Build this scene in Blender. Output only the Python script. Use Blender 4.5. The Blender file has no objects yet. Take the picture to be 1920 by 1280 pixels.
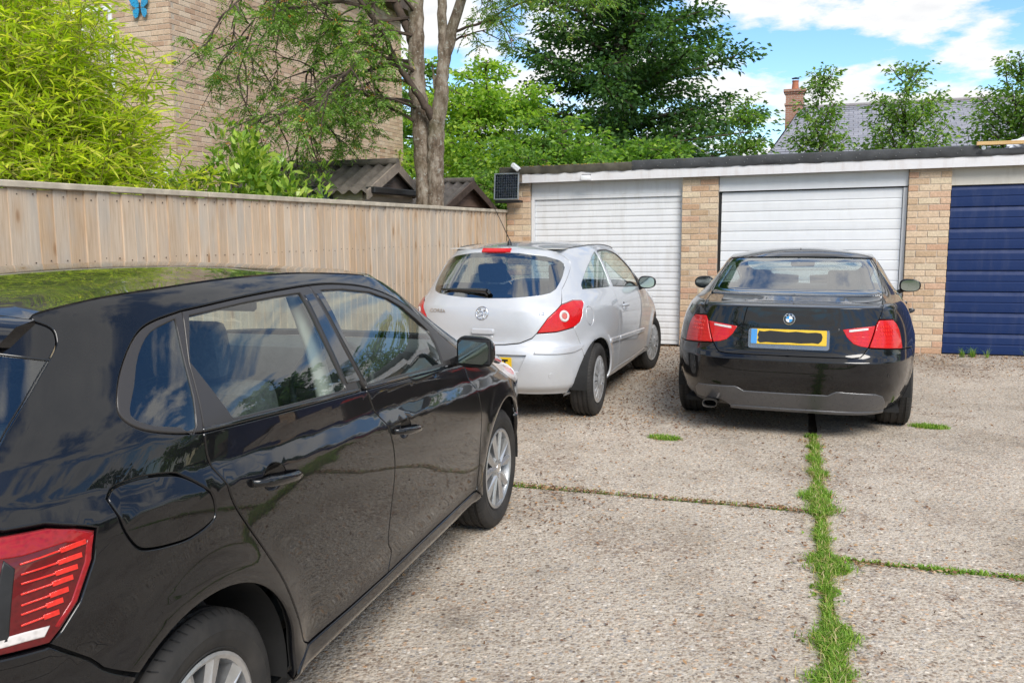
import bpy, bmesh, math, random
import numpy as np
from mathutils import Vector, Matrix
from mathutils.geometry import delaunay_2d_cdt
PI = math.pi
scene = bpy.context.scene
col = scene.collection
rnd = random.Random(7)
nrs = np.random.RandomState(11)

# ------------------------------------------------------------------ camera
cd = bpy.data.cameras.new('camera'); cam = bpy.data.objects.new('camera', cd); col.objects.link(cam)
cd.sensor_width = 36.0; cd.lens = 36.0*1612.3/1920; cd.clip_start = 0.05; cd.clip_end = 4000
cam.matrix_world = Matrix.Translation((0, 0, 1.5247)) @ Matrix.Rotation(PI/2-0.1278, 4, 'X') @ Matrix.Rotation(-0.0037, 4, 'Z')
scene.camera = cam

# ------------------------------------------------------------------ sky, sun, exposure
SUN_EL, SUN_AZ = math.radians(43), math.radians(163)      # azimuth clockwise from +Y (towards +X)
w = bpy.data.worlds.new('World'); scene.world = w; w.use_nodes = True
nt = w.node_tree; nt.nodes.clear()
def wn(t, **k):
    n = nt.nodes.new(t)
    for a, b in k.items():
        if a.startswith('i_'): n.inputs[int(a[2:])].default_value = b
        else: setattr(n, a, b)
    return n
L_ = nt.links.new
out = wn('ShaderNodeOutputWorld'); bg = wn('ShaderNodeBackground'); bg.inputs[1].default_value = 0.125
sky = wn('ShaderNodeTexSky'); sky.sky_type = 'NISHITA'; sky.sun_disc = False
sky.sun_elevation = SUN_EL; sky.sun_rotation = SUN_AZ; sky.air_density = 1.0; sky.dust_density = 0.0; sky.ozone_density = 3.5
tc = wn('ShaderNodeTexCoord')
sep = wn('ShaderNodeSeparateXYZ'); L_(tc.outputs['Generated'], sep.inputs[0])
zc = wn('ShaderNodeMath', operation='MAXIMUM', i_1=0.0); L_(sep.outputs[2], zc.inputs[0])
za = wn('ShaderNodeMath', operation='ADD', i_1=0.22); L_(zc.outputs[0], za.inputs[0])
dx = wn('ShaderNodeMath', operation='DIVIDE'); L_(sep.outputs[0], dx.inputs[0]); L_(za.outputs[0], dx.inputs[1])
dy = wn('ShaderNodeMath', operation='DIVIDE'); L_(sep.outputs[1], dy.inputs[0]); L_(za.outputs[0], dy.inputs[1])
cmb = wn('ShaderNodeCombineXYZ'); L_(dx.outputs[0], cmb.inputs[0]); L_(dy.outputs[0], cmb.inputs[1])
mp = wn('ShaderNodeMapping'); mp.inputs['Location'].default_value = (15.2, 3.3, 9.1); L_(cmb.outputs[0], mp.inputs[0])
n1 = wn('ShaderNodeTexNoise'); n1.inputs['Scale'].default_value = 3.3; n1.inputs['Detail'].default_value = 9; n1.inputs['Roughness'].default_value = .58
L_(mp.outputs[0], n1.inputs['Vector'])
cr = wn('ShaderNodeValToRGB'); cr.color_ramp.elements[0].position = .44; cr.color_ramp.elements[1].position = .535
L_(n1.outputs[0], cr.inputs[0])
# cloud brightness: thick cores greyer than edges
cr2 = wn('ShaderNodeValToRGB'); cr2.color_ramp.elements[0].position = .55; cr2.color_ramp.elements[1].position = .8
cr2.color_ramp.elements[0].color = (2.75, 2.75, 2.75, 1); cr2.color_ramp.elements[1].color = (2.05, 2.12, 2.22, 1)
L_(n1.outputs[0], cr2.inputs[0])
hs = wn('ShaderNodeHueSaturation'); hs.inputs['Saturation'].default_value = 1.15; hs.inputs['Value'].default_value = .55
L_(sky.outputs[0], hs.inputs['Color'])
mix = wn('ShaderNodeMix', data_type='RGBA'); L_(cr.outputs[0], mix.inputs[0]); L_(hs.outputs[0], mix.inputs[6]); L_(cr2.outputs[0], mix.inputs[7])
L_(mix.outputs[2], bg.inputs[0]); L_(bg.outputs[0], out.inputs[0])
sd = bpy.data.lights.new('sun', 'SUN'); sun = bpy.data.objects.new('sun', sd); col.objects.link(sun)
sd.energy = 1.3; sd.angle = math.radians(30); sd.color = (1.0, .95, .88)
sdir = Vector((math.sin(SUN_AZ)*math.cos(SUN_EL), math.cos(SUN_AZ)*math.cos(SUN_EL), math.sin(SUN_EL)))
sun.rotation_euler = sdir.to_track_quat('Z', 'Y').to_euler()
vs = scene.view_settings; vs.view_transform = 'Standard'; vs.look = 'None'; vs.gamma = 1; vs.exposure = 1.62; vs.use_curve_mapping = False
scene.cycles.max_bounces = 10; scene.cycles.transparent_max_bounces = 16; scene.cycles.caustics_reflective = False; scene.cycles.caustics_refractive = False

# ------------------------------------------------------------------ helpers
def tag(o, label=None, cat=None, group=None, kind=None):
    if label: o['label'] = label
    if cat: o['category'] = cat
    if group: o['group'] = group
    if kind: o['kind'] = kind
    return o
def empty(name, loc=(0, 0, 0), rz=0, parent=None):
    o = bpy.data.objects.new(name, None); col.objects.link(o); o.location = loc; o.rotation_euler = (0, 0, rz); o.empty_display_size = .1
    if parent: o.parent = parent
    return o
def link(name, me, mat=None, parent=None, loc=None, rot=None):
    o = bpy.data.objects.new(name, me); col.objects.link(o)
    if mat is not None and not me.materials: me.materials.append(mat)
    if parent: o.parent = parent
    if loc is not None: o.location = loc
    if rot is not None: o.rotation_euler = rot
    return o
def quick_mesh(name, V, F, smooth=False):
    """V (n,3) array, F (m,k) array of equal-size polygons"""
    V = np.asarray(V, np.float32); F = np.asarray(F, np.int32); me = bpy.data.meshes.new(name)
    k = F.shape[1]
    me.vertices.add(len(V)); me.vertices.foreach_set('co', V.ravel())
    me.loops.add(F.size); me.loops.foreach_set('vertex_index', F.ravel())
    me.polygons.add(len(F)); me.polygons.foreach_set('loop_start', np.arange(0, F.size, k, dtype=np.int32)); me.polygons.foreach_set('loop_total', np.full(len(F), k, np.int32))
    me.polygons.foreach_set('use_smooth', np.full(len(F), bool(smooth)))
    me.update(calc_edges=True); me.validate(); return me
class MB:
    """collects shapes into one mesh"""
    def __init__(s): s.v = []; s.f = []
    def add(s, V, F):
        o = len(s.v); s.v += [tuple(map(float, p)) for p in V]; s.f += [tuple(i+o for i in f) for f in F]; return s
    def box(s, a, b, M=None, bev=0):
        (x0, y0, z0), (x1, y1, z1) = a, b
        if bev:
            bm = bmesh.new(); bmesh.ops.create_cube(bm, size=1)
            for v in bm.verts: v.co = Vector(((x0+x1)/2+v.co.x*(x1-x0), (y0+y1)/2+v.co.y*(y1-y0), (z0+z1)/2+v.co.z*(z1-z0)))
            bmesh.ops.bevel(bm, geom=bm.edges[:]+bm.verts[:], offset=bev, segments=2 if bev > .012 else 1, affect='EDGES', profile=.6)
            bm.verts.index_update(); V = [v.co.copy() for v in bm.verts]; F = [[v.index for v in f.verts] for f in bm.faces]; bm.free()
        else:
            V = [Vector(p) for p in ((x0,y0,z0),(x1,y0,z0),(x1,y1,z0),(x0,y1,z0),(x0,y0,z1),(x1,y0,z1),(x1,y1,z1),(x0,y1,z1))]
            F = [(0,3,2,1),(4,5,6,7),(0,1,5,4),(1,2,6,5),(2,3,7,6),(3,0,4,7)]
        if M is not None: V = [M @ p for p in V]
        return s.add(V, F)
    def tube(s, pts, rad, n=8, cap=True):
        pts = [Vector(p) for p in pts]; rad = rad if hasattr(rad, '__len__') else [rad]*len(pts)
        V = []; F = []; up = None
        for i, p in enumerate(pts):
            d = (pts[min(i+1, len(pts)-1)]-pts[max(i-1, 0)]).normalized()
            if up is None: up = d.orthogonal().normalized()
            up = (up-d*up.dot(d)).normalized(); sd_ = d.cross(up)
            for k in range(n):
                a = 2*PI*k/n; V.append(p+(up*math.cos(a)+sd_*math.sin(a))*rad[i])
        for i in range(len(pts)-1):
            for k in range(n): F.append((i*n+k, i*n+(k+1) % n, (i+1)*n+(k+1) % n, (i+1)*n+k))
        if cap: F.append(tuple(range(n))[::-1]); F.append(tuple((len(pts)-1)*n+k for k in range(n)))
        return s.add(V, F)
    def lathe(s, prof, n=32, axis='X', M=None, closed=False):
        """prof = [(r, h)]; revolve round the axis"""
        V = []; F = []
        for r, h_ in prof:
            for k in range(n):
                a = 2*PI*k/n; c, d = r*math.cos(a), r*math.sin(a)
                V.append(Vector((h_, c, d)) if axis == 'X' else Vector((d, h_, c)) if axis == 'Y' else Vector((c, d, h_)))
        m = len(prof)
        for i in range(m if closed else m-1):
            j = (i+1) % m
            for k in range(n): F.append((i*n+k, j*n+k, j*n+(k+1) % n, i*n+(k+1) % n))
        if M is not None: V = [M @ p for p in V]
        return s.add(V, F)
    def prism(s, poly, a, b, axis='X', M=None):
        """polygon in the two other axes, extruded from a to b"""
        def pt(p, h_): return Vector((h_, p[0], p[1])) if axis == 'X' else Vector((p[0], h_, p[1])) if axis == 'Y' else Vector((p[0], p[1], h_))
        n = len(poly); V = [pt(p, a) for p in poly]+[pt(p, b) for p in poly]
        F = [tuple(range(n))[::-1], tuple(range(n, 2*n))]+[(i, (i+1) % n, n+(i+1) % n, n+i) for i in range(n)]
        if M is not None: V = [M @ p for p in V]
        return s.add(V, F)
    def mesh(s, name, smooth=None):
        me = bpy.data.meshes.new(name); me.from_pydata(s.v, [], s.f)
        bm = bmesh.new(); bm.from_mesh(me); bmesh.ops.recalc_face_normals(bm, faces=bm.faces[:]); bm.to_mesh(me); bm.free()
        if smooth is not None:
            for p in me.polygons: p.use_smooth = True
            me.set_sharp_from_angle(angle=math.radians(smooth))
        me.update(); return me
    def build(s, name, mat, parent=None, smooth=None, loc=None, rot=None): return link(name, s.mesh(name, smooth), mat, parent, loc, rot)
def sub(o, lv=2):
    m = o.modifiers.new('subd', 'SUBSURF'); m.levels = lv; m.render_levels = lv
    for p in o.data.polygons: p.use_smooth = True
    return o

# ------------------------------------------------------------------ materials
class NT:
    def __init__(s, name):
        s.m = bpy.data.materials.new(name); s.m.use_nodes = True; s.t = s.m.node_tree; s.b = s.t.nodes['Principled BSDF']; s.o = s.t.nodes['Material Output']
    def n(s, t, ins=None, **k):
        x = s.t.nodes.new('ShaderNode'+t)
        for a, b in k.items(): setattr(x, a, b)
        for a, b in (ins or {}).items():
            if hasattr(b, 'is_output') : s.t.links.new(b, x.inputs[a])
            else: x.inputs[a].default_value = b
        return x
    def l(s, a, b): s.t.links.new(a, b if not isinstance(b, str) else s.b.inputs[b])
    def coords(s, kind='Object', scale=None):
        c = s.n('TexCoord').outputs[kind]
        if scale is not None: c = s.n('Mapping', {'Vector': c, 'Scale': scale}).outputs[0]
        return c
    def noise(s, vec, scale, detail=4, rough=.55): return s.n('TexNoise', {'Vector': vec, 'Scale': scale, 'Detail': detail, 'Roughness': rough}).outputs[0]
    def ramp(s, fac, stops):
        r = s.n('ValToRGB', {'Fac': fac}); e = r.color_ramp.elements
        while len(e) < len(stops): e.new(.5)
        for el, (p, c) in zip(e, stops): el.position = p; el.color = (*c, 1) if len(c) == 3 else c
        return r.outputs[0]
    def mixc(s, fac, a, b, mode='MIX'):
        x = s.n('Mix', data_type='RGBA', blend_type=mode); x.clamp_factor = True
        for i, v in ((0, fac), (6, a), (7, b)):
            if hasattr(v, 'is_output'): s.t.links.new(v, x.inputs[i])
            else: x.inputs[i].default_value = v if i == 0 else ((*v, 1) if len(v) == 3 else v)
        return x.outputs[2]
    def math(s, op, a, b=0.0):
        x = s.n('Math', operation=op)
        for i, v in ((0, a), (1, b)):
            if hasattr(v, 'is_output'): s.t.links.new(v, x.inputs[i])
            else: x.inputs[i].default_value = v
        return x.outputs[0]
    def bump(s, height, strength=.3, dist=.01, normal=None):
        b = s.n('Bump', {'Height': height, 'Strength': strength, 'Distance': dist})
        if normal is not None: s.l(normal, b.inputs['Normal'])
        s.l(b.outputs[0], 'Normal'); return b.outputs[0]
    def set(s, **k):
        names = dict(base='Base Color', rough='Roughness', metal='Metallic', coat='Coat Weight', coatr='Coat Roughness', spec='Specular IOR Level', trans='Transmission Weight', ior='IOR', alpha='Alpha', sheen='Sheen Weight', emit='Emission Color', emits='Emission Strength')
        for a, b in k.items():
            i = s.b.inputs[names[a]]
            if hasattr(b, 'is_output'): s.t.links.new(b, i)
            else: i.default_value = (*b, 1) if (isinstance(b, tuple) and len(b) == 3) else b
        return s
def plain(name, c, rough=.5, var=.12, scale=9.0, bump=0, bscale=60, **k):
    """base colour with a little grain so that no surface is perfectly even"""
    t = NT(name); v = t.coords(); n = t.noise(v, scale, 5)
    d = tuple(max(0, x*(1-var)) for x in c); u = tuple(min(1, x*(1+var)) for x in c)
    t.set(base=t.ramp(n, [(.3, d), (.7, u)]), rough=t.ramp(t.noise(v, scale*2.3, 3), [(.3, (max(.02, rough-.06),)*3), (.7, (min(1, rough+.06),)*3)]), **k)
    if bump: t.bump(t.noise(v, bscale, 4), bump, .003)
    return t.m
# ------------------------------------------------------------------ site axes: the garages stand along T, the fence runs along -NB
PHI = .355
T = Vector((math.cos(PHI), -math.sin(PHI), 0)); NB = Vector((math.sin(PHI), math.cos(PHI), 0))
G0 = Vector((4.579, 10.0494, 0))
def base_z(s): return .0791+.0114*s
def gpt(s, d, z): """garage frame: s along the front, d behind the front face, z above its foot"""; p = G0+T*s+NB*d; return Vector((p.x, p.y, z+base_z(s)))
def ground_z(x, y):
    p = Vector((x, y, 0))-G0; s, d = p.dot(T), -p.dot(NB)
    t = min(1, max(0, (1.7-d)/1.5)); t = t*t*(3-2*t)
    return (.0791+.0114*max(-6, min(6, s)))*t

# ---- ground
def mat_ground(name, dark=1.0):
    t = NT(name); v = t.coords()
    vo = t.n('TexVoronoi', {'Vector': v, 'Scale': 50.0, 'Randomness': 1.0}); vo2 = t.n('TexVoronoi', {'Vector': v, 'Scale': 100.0, 'Randomness': 1.0})
    peb = t.ramp(t.n('SeparateColor', {'Color': vo.outputs['Color']}).outputs[0], [(0, (.12, .09, .07)), (.14, (.24, .18, .135)), (.32, (.37, .305, .24)), (.5, (.46, .395, .32)), (.66, (.25, .24, .235)), (.8, (.46, .28, .15)), (.9, (.72, .66, .58)), (1, (.12, .12, .13))])
    peb2 = t.ramp(t.n('SeparateColor', {'Color': vo2.outputs['Color']}).outputs[1], [(0, (.15, .11, .08)), (.3, (.32, .26, .19)), (.6, (.44, .375, .29)), (.85, (.33, .31, .30)), (1, (.60, .54, .46))])
    cem = t.ramp(t.noise(v, 45, 5), [(.3, (.36, .31, .255)), (.7, (.53, .475, .40))])
    m1 = t.ramp(vo.outputs['Distance'], [(.30, (1, 1, 1)), (.52, (0, 0, 0))])
    m2 = t.ramp(vo2.outputs['Distance'], [(.30, (1, 1, 1)), (.52, (0, 0, 0))])
    c = t.mixc(m2, cem, peb2); c = t.mixc(t.math('MULTIPLY', m1, t.ramp(t.noise(v, 9, 2), [(.35, (.75,)*3), (.6, (1,)*3)])), c, peb)
    big = t.noise(v, .9, 6, .6); st = t.ramp(big, [(.32, (.80, .77, .73)), (.47, (1.06, 1.05, 1.03)), (.72, (1.2, 1.19, 1.17))])
    c = t.mixc(1.0, c, st, 'MULTIPLY')
    # rust-brown drifts of rotted leaves
    lit = t.math('MULTIPLY', t.ramp(t.noise(v, 1.4, 5, .65), [(.50, (0,)*3), (.66, (1,)*3)]), t.ramp(t.noise(v, 30, 4, .7), [(.46, (0,)*3), (.56, (1,)*3)]))
    c = t.mixc(t.math('MULTIPLY', lit, .62), c, (.13, .07, .042))
    oil = t.ramp(t.noise(v, 2.1, 3, .5), [(.62, (0,)*3), (.74, (.45,)*3)]); c = t.mixc(oil, c, (.13, .115, .10))
    t.set(base=c, rough=.88, spec=.3)
    hgt = t.math('SUBTRACT', 1.0, vo.outputs['Distance'])
    h2 = t.math('SUBTRACT', 1.0, vo2.outputs['Distance'])
    t.bump(t.math('ADD', hgt, t.math('MULTIPLY', h2, .6)), .62, .009)
    return t.m
M_CONC = mat_ground('exposed_aggregate_concrete')
t = NT('soil'); v = t.coords(); t.set(base=t.ramp(t.noise(v, 14, 6), [(.3, (.05, .032, .02)), (.7, (.15, .10, .06))]), rough=.95); t.bump(t.noise(v, 40, 5), .6, .02); M_SOIL = t.m
t = NT('lawn_ground'); v = t.coords(); t.set(base=t.ramp(t.noise(v, 3, 6), [(.3, (.05, .08, .02)), (.7, (.11, .15, .045))]), rough=.95); t.bump(t.noise(v, 60, 5), .6, .03); M_LAWN = t.m
m = MB(); m.box((-900, -900, -1.0), (900, 900, -.06)); g = m.build('ground', M_LAWN); tag(g, kind='structure')
m = MB(); m.box((-6, -9, -.5), (22, 26, -.016)); g = m.build('yard_soil', M_SOIL); tag(g, kind='structure')
# concrete yard in slabs: joints along NB at a = JA, along T at staggered b
yard = empty('yard_pavement', (0, 0, 0)); tag(yard, kind='structure')
def ab(a, b): p = T*a+NB*b; return (p.x, p.y)
def to_ab(x, y): p = Vector((x, y, 0)); return p.dot(T), p.dot(NB)
JA = [-4.2, .07, 4.4, 8.8, 13.2]       # the joint with the grass is a = .07
gb = G0.dot(NB)     # garage front line
COLB = [[-9, -1.3, 4.83, gb+.085], [-9, -2.0, 4.14, gb+.085], [-9, -2.0, 4.14, gb+.085], [-9, -2, 4.2, gb+.085]]
COLB[0] = [-9, -1.3, 4.83, gb+.085]
def skew(a, b): return ab(a-.039*(b-2.97), b+.05*a)
def slab(a0, a1, b0, b1, jit):
    n = 16; V = []; F = []
    A = np.linspace(a0, a1, n); B = np.linspace(b0, b1, n)
    for i, a in enumerate(A):
        for j, b in enumerate(B):
            aa, bb = a, b
            if i in (0, n-1): aa += jit.uniform(-.014, .014)
            if j in (0, n-1): bb += jit.uniform(-.012, .012)
            x, y = skew(aa, bb); edge = not (0 < i < n-1 and 0 < j < n-1)
            V.append((x, y, ground_z(x, y)-(.006 if edge else 0)))
    for i in range(n-1):
        for j in range(n-1): F.append((i*n+j, (i+1)*n+j, (i+1)*n+j+1, i*n+j+1))
    nb = len(V); ring = [i*n for i in range(n)]+[(n-1)*n+j for j in range(1, n)]+[i*n+n-1 for i in range(n-2, -1, -1)]+[j for j in range(n-2, 0, -1)]
    for r in ring: x, y, z = V[r]; V.append((x, y, z-.10))
    for k in range(len(ring)): F.append((ring[k], nb+k, nb+(k+1) % len(ring), ring[(k+1) % len(ring)])[::-1])
    mm = MB(); mm.add(V, F); return mm.build('concrete_slab', M_CONC, yard)
for i in range(4):
    bs = COLB[i]
    for b0, b1 in zip(bs[:-1], bs[1:]): slab(JA[i]+.02, JA[i+1]-.02, b0+.012, b1-.012, rnd)

# ------------------------------------------------------------------ bricks shared by garage and house
def brick_mesh(name, L, H, D):
    m = MB(); m.box((0, 0, 0), (L, D, H), bev=.004); return m.mesh(name)
def mat_brick(name, stops, stain=.35):
    t = NT(name); r = t.n('ObjectInfo').outputs['Random']; v = t.coords('Object'); w_ = t.n('NewGeometry').outputs['Position']
    isl = t.n('NewGeometry').outputs['Random Per Island']
    rr = t.math('FRACT', t.math('ADD', r, isl))
    c = t.ramp(rr, stops); n = t.noise(w_, 55, 6, .65)
    c = t.mixc(1.0, c, t.ramp(n, [(.3, (.74, .72, .70)), (.7, (1.18, 1.17, 1.15))]), 'MULTIPLY')
    big = t.noise(w_, 2.3, 5); c = t.mixc(t.math('MULTIPLY', t.ramp(big, [(.5, (0,)*3), (.75, (1,)*3)]), stain), c, (.16, .135, .09))
    t.set(base=c, rough=.92, spec=.2); t.bump(t.noise(w_, 160, 5, .7), .55, .004); return t.m
M_BUFF = mat_brick('buff_brick', [(0, (.50, .36, .235)), (.18, (.62, .47, .33)), (.36, (.66, .53, .39)), (.52, (.56, .39, .26)), (.7, (.66, .56, .41)), (.86, (.57, .36, .25)), (1, (.48, .33, .21))])
M_HBRK = mat_brick('house_brick', [(0, (.52, .37, .265)), (.25, (.62, .47, .345)), (.5, (.49, .34, .245)), (.75, (.66, .53, .405)), (1, (.45, .295, .205))], .10)
t = NT('mortar'); v = t.n('NewGeometry').outputs['Position']; t.set(base=t.ramp(t.noise(v, 30, 5), [(.3, (.40, .33, .255)), (.7, (.54, .45, .36))]), rough=.95); t.bump(t.noise(v, 120, 4), .5, .004); M_MORT = t.m
M_WHITE = None
def mat_paint(name, c, rough=.45, dirt=.5, coat=0.0, scale=3.0, dirtc=(.33, .29, .23)):
    t = NT(name); v = t.n('NewGeometry').outputs['Position']
    st = t.n('Mapping', {'Vector': v, 'Scale': (4, 4, .7)}).outputs[0]
    d = t.math('MULTIPLY', t.ramp(t.noise(st, scale, 7, .62), [(.50, (0,)*3), (.78, (1,)*3)]), dirt)
    base = t.ramp(t.noise(v, 7, 4), [(.3, tuple(x*.95 for x in c)), (.7, c)])
    t.set(base=t.mixc(d, base, dirtc), rough=t.ramp(t.noise(v, 12, 4), [(.3, (rough-.08,)*3), (.7, (rough+.1,)*3)]), coat=coat, spec=.3); t.bump(t.noise(v, 25, 3), .05, .004); return t.m
M_DOORW = mat_paint('white_door_paint', (.72, .73, .745), .42, .25)
M_DOORW2 = mat_paint('white_sectional_door', (.74, .755, .775), .35, .08)
M_BLUE = mat_paint('navy_door_paint', (.005, .023, .10), .5, .22, dirtc=(.10, .11, .16))
M_FASC = mat_paint('white_fascia_paint', (.70, .69, .70), .5, .35, dirtc=(.42, .33, .27))
M_CREAM = mat_paint('cream_header', (.58, .55, .49), .6, .5)
M_FELT = plain('roofing_felt', (.045, .047, .05), .62, .35, 6, bump=.5, bscale=30)
M_FELTOLD = plain('old_mossy_felt', (.075, .068, .05), .85, .45, 7, bump=.6, bscale=40)
M_METAL = plain('galvanised_metal', (.5, .5, .5), .35, .15, 20, metal=1.0)
M_BLACKP = plain('black_plastic', (.012, .012, .013), .45, .3, 30)
M_WPLAST = plain('white_plastic', (.78, .79, .80), .4, .05, 12)

# ------------------------------------------------------------------ garages
GR = empty('garage_row', tuple(G0)); tag(GR, 'flat-roofed brick garage row with white fascia behind the cars', 'garage')
GR_INV = Matrix.Translation(-G0)
def gfix(o): o.parent = GR; o.matrix_parent_inverse = GR_INV.copy(); return o
def gbox(name, s0, s1, d0, d1, z0, z1, mat, par=None, bev=0):
    """box in the garage frame, foot following the slope of the row"""
    m = MB(); m.box((s0, d0, z0), (s1, d1, z1), bev=bev); me_v = [gpt(*p) for p in m.v]; m.v = [tuple(p) for p in me_v]
    o = m.build(name, mat)
    if par is None: gfix(o)
    else: o.parent = par
    return o
BR = {}
def brick_at(s, d, z, L, par, mat=None, D=.05):
    key = round(L, 4)
    if key not in BR: BR[key] = brick_mesh('brick', L, .065, D); BR[key].materials.append(M_BUFF)
    o = bpy.data.objects.new('brick', BR[key]); col.objects.link(o); o.parent = par
    o.location = gpt(s, d+rnd.uniform(-.002, .002), z); o.rotation_euler = (0, rnd.uniform(-.002, .002)-.0114, -PHI); return o
def brick_face(s0, s1, z0, z1, par, off=0):
    """stretcher bond on the front face between s0 and s1"""
    k = 0; z = z0
    while z < z1-.03:
        x = s0-(.1125 if (k+off) % 2 else 0)
        while x < s1-.01:
            a, b = max(x, s0), min(x+.215, s1)
            if b-a > .03: brick_at(a, 0, z, round(b-a, 3), par)
            x += .225
        z += .075; k += 1
PIERS = [(-4.952, -4.622), (-2.594, -2.148), (-.002, .442), (2.594, 3.034)]
for i, (a, b) in enumerate(PIERS):
    pr = gbox('brick_pier', a+.004, b-.004, .006, .44, -.3, 2.2, M_MORT)
    brick_face(a, b, .005, 2.13, pr, i)
    # the return faces of the pier inside the opening
gbox('side_wall', -4.945, -4.73, .45, 5.2, -.3, 2.2, M_MORT)
gbox('back_wall', -4.73, 8.0, 5.0, 5.2, -.3, 2.2, M_MORT)
gbox('floor', -4.7, 8, .115, 5, -.25, -.004, M_SOIL)
def roller_door(s0, s1, ztop, n, pitch, mat, mid=False, name='garage_door', lip=.005, d=.10):
    """each slat a piece with a rolled lower lip and a shadow gap"""
    dr = empty(name, (0, 0, 0)); gfix(dr)
    prof = [(0, 0), (.004, .006), (lip, .012), (lip+.002, pitch*.2)]
    if mid: prof += [(lip+.002, pitch*.44), (lip-.004, pitch*.47), (lip-.004, pitch*.50), (lip+.002, pitch*.53)]
    prof += [(lip, pitch*.82), (.004, pitch-.010), (0, pitch-.002)]
    for k in range(n):
        z0 = ztop-(k+1)*pitch
        z0c = max(z0, .012)
        V = []; F = []
        for s_ in (s0, s1):
            for o_, h_ in prof: V.append(gpt(s_, d-o_, max(z0+h_, .012)))
        q = len(prof)
        for i in range(q-1): F.append((i, q+i, q+i+1, i+1))
        m = MB(); m.add(V, F); o = m.build('door_slat' if not mid else 'door_panel', mat, dr)
        for p in o.data.polygons: p.use_smooth = False
    o = gbox('door_backing', s0-.01, s1+.01, d+.012, d+.03, .0, ztop+.02, M_BLACKP, dr)
    return dr
roller_door(-4.575, -2.612, 1.905, 24, .0805, M_DOORW)
gbox('door_header', -4.62, -2.596, .085, .12, 1.955, 2.2, M_DOORW)
gbox('door_frame', -4.62, -2.596, .07, .12, 1.907, 1.953, M_DOORW)
gbox('door_frame', -4.62, -4.577, .06, .12, .0, 1.905, M_DOORW); gbox('door_frame', -2.612, -2.597, .06, .12, .0, 1.905, M_DOORW)
roller_door(-2.115, -.055, 1.93, 8, .2412, M_DOORW2, True, lip=.006)
gbox('door_header', -2.146, -.004, .05, .12, 1.945, 2.2, M_DOORW2)
gbox('door_frame', -2.146, -2.122, .09, .13, .0, 1.93, M_BLACKP); gbox('door_frame', -.05, -.006, .07, .13, .0, 1.93, M_DOORW2)
roller_door(.45, 2.588, 1.925, 8, .2405, M_BLUE, True, lip=.016, d=.07)
gbox('door_header', .444, 2.592, .04, .12, 1.935, 2.2, M_CREAM)
roller_door(3.04, 5.1, 1.93, 8, .2412, M_BLUE, True, lip=.012)
gbox('door_header', 3.036, 5.2, .04, .12, 1.945, 2.2, M_CREAM)
# roof slab, fascia and the felt drip edge
gbox('roof_deck', -5.0, 8.1, -.05, 5.3, 2.215, 2.29, M_FELT)
gbox('fascia_board', -4.93, 8.1, -.085, -.052, 2.128, 2.245, M_FASC)
def felt_edge(s0, s1, mat, wob, z0=2.238, z1=2.345, seed=1):
    rr = random.Random(seed); n = max(6, int((s1-s0)/.07)); V = []; F = []; S = np.linspace(s0, s1, n)
    prof = [(.25, z1-.02), (-.06, z1), (-.098, z1-.012), (-.104, z1-.05), (-.10, z0+.012), (-.094, z0)]
    for i, s_ in enumerate(S):
        for k, (d_, z_) in enumerate(prof):
            V.append(gpt(s_, d_+(rr.uniform(-wob, wob) if k > 1 else 0), z_+rr.uniform(-wob, wob)*(1.6 if k >= 4 else .5)))
    q = len(prof)
    for i in range(n-1):
        for k in range(q-1): F.append((i*q+k, (i+1)*q+k, (i+1)*q+k+1, i*q+k+1))
    m = MB(); m.add(V, F); return gfix(m.build('roof_felt_edge', mat, smooth=50))
felt_edge(-5.02, -3.2, M_FELTOLD, .006, seed=2); felt_edge(-3.22, .68, M_FELT, .004, 2.24, 2.362, seed=3); felt_edge(.66, 8.1, M_FELT, .004, 2.24, 2.32, seed=4)
m = MB()
for s_ in np.arange(-3.1, .65, .21):
    for dz in (0, .035): m.lathe([(.0, 0), (.006, 0), (.0055, .003), (0, .004)], 6, 'Y', Matrix.Translation(gpt(s_+dz, -.108, 2.28+dz)) @ Matrix.Rotation(-PHI, 4, 'Z') @ Matrix.Rotation(PI, 4, 'Z'))
gfix(m.build('felt_nails', plain('dull_nail', (.16, .16, .16), .5, .2))); bpy.data.objects['felt_nails']['kind'] = 'stuff'
m = MB(); m.box((-4.99, -.12, 2.14), (-4.70, -.05, 2.24)); m.v = [tuple(gpt(*p)) for p in m.v]
gfix(m.build('weathered_end_board', plain('rotten_board', (.16, .13, .10), .9, .4, 14, bump=.6)))
# moss along the old felt
V = []; F = []; rr = random.Random(5)
mm = MB()
for k in range(420):
    s_ = rr.uniform(-5.0, -2.0); d_ = rr.uniform(-.09, .15); r_ = rr.uniform(.008, .024); c = gpt(s_, d_, 2.338+rr.uniform(-.004, .006))
    mm.lathe([(0, r_*.55), (r_*.6, r_*.4), (r_, 0)], 5, 'Z', Matrix.Translation(c))
t = NT('moss'); t.set(base=t.ramp(t.n('NewGeometry').outputs['Random Per Island'], [(0, (.16, .11, .02)), (.5, (.26, .19, .03)), (1, (.11, .13, .03))]), rough=.95); M_MOSS = t.m
tag(gfix(mm.build('roof_moss', M_MOSS, smooth=60)), kind='stuff')
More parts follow.
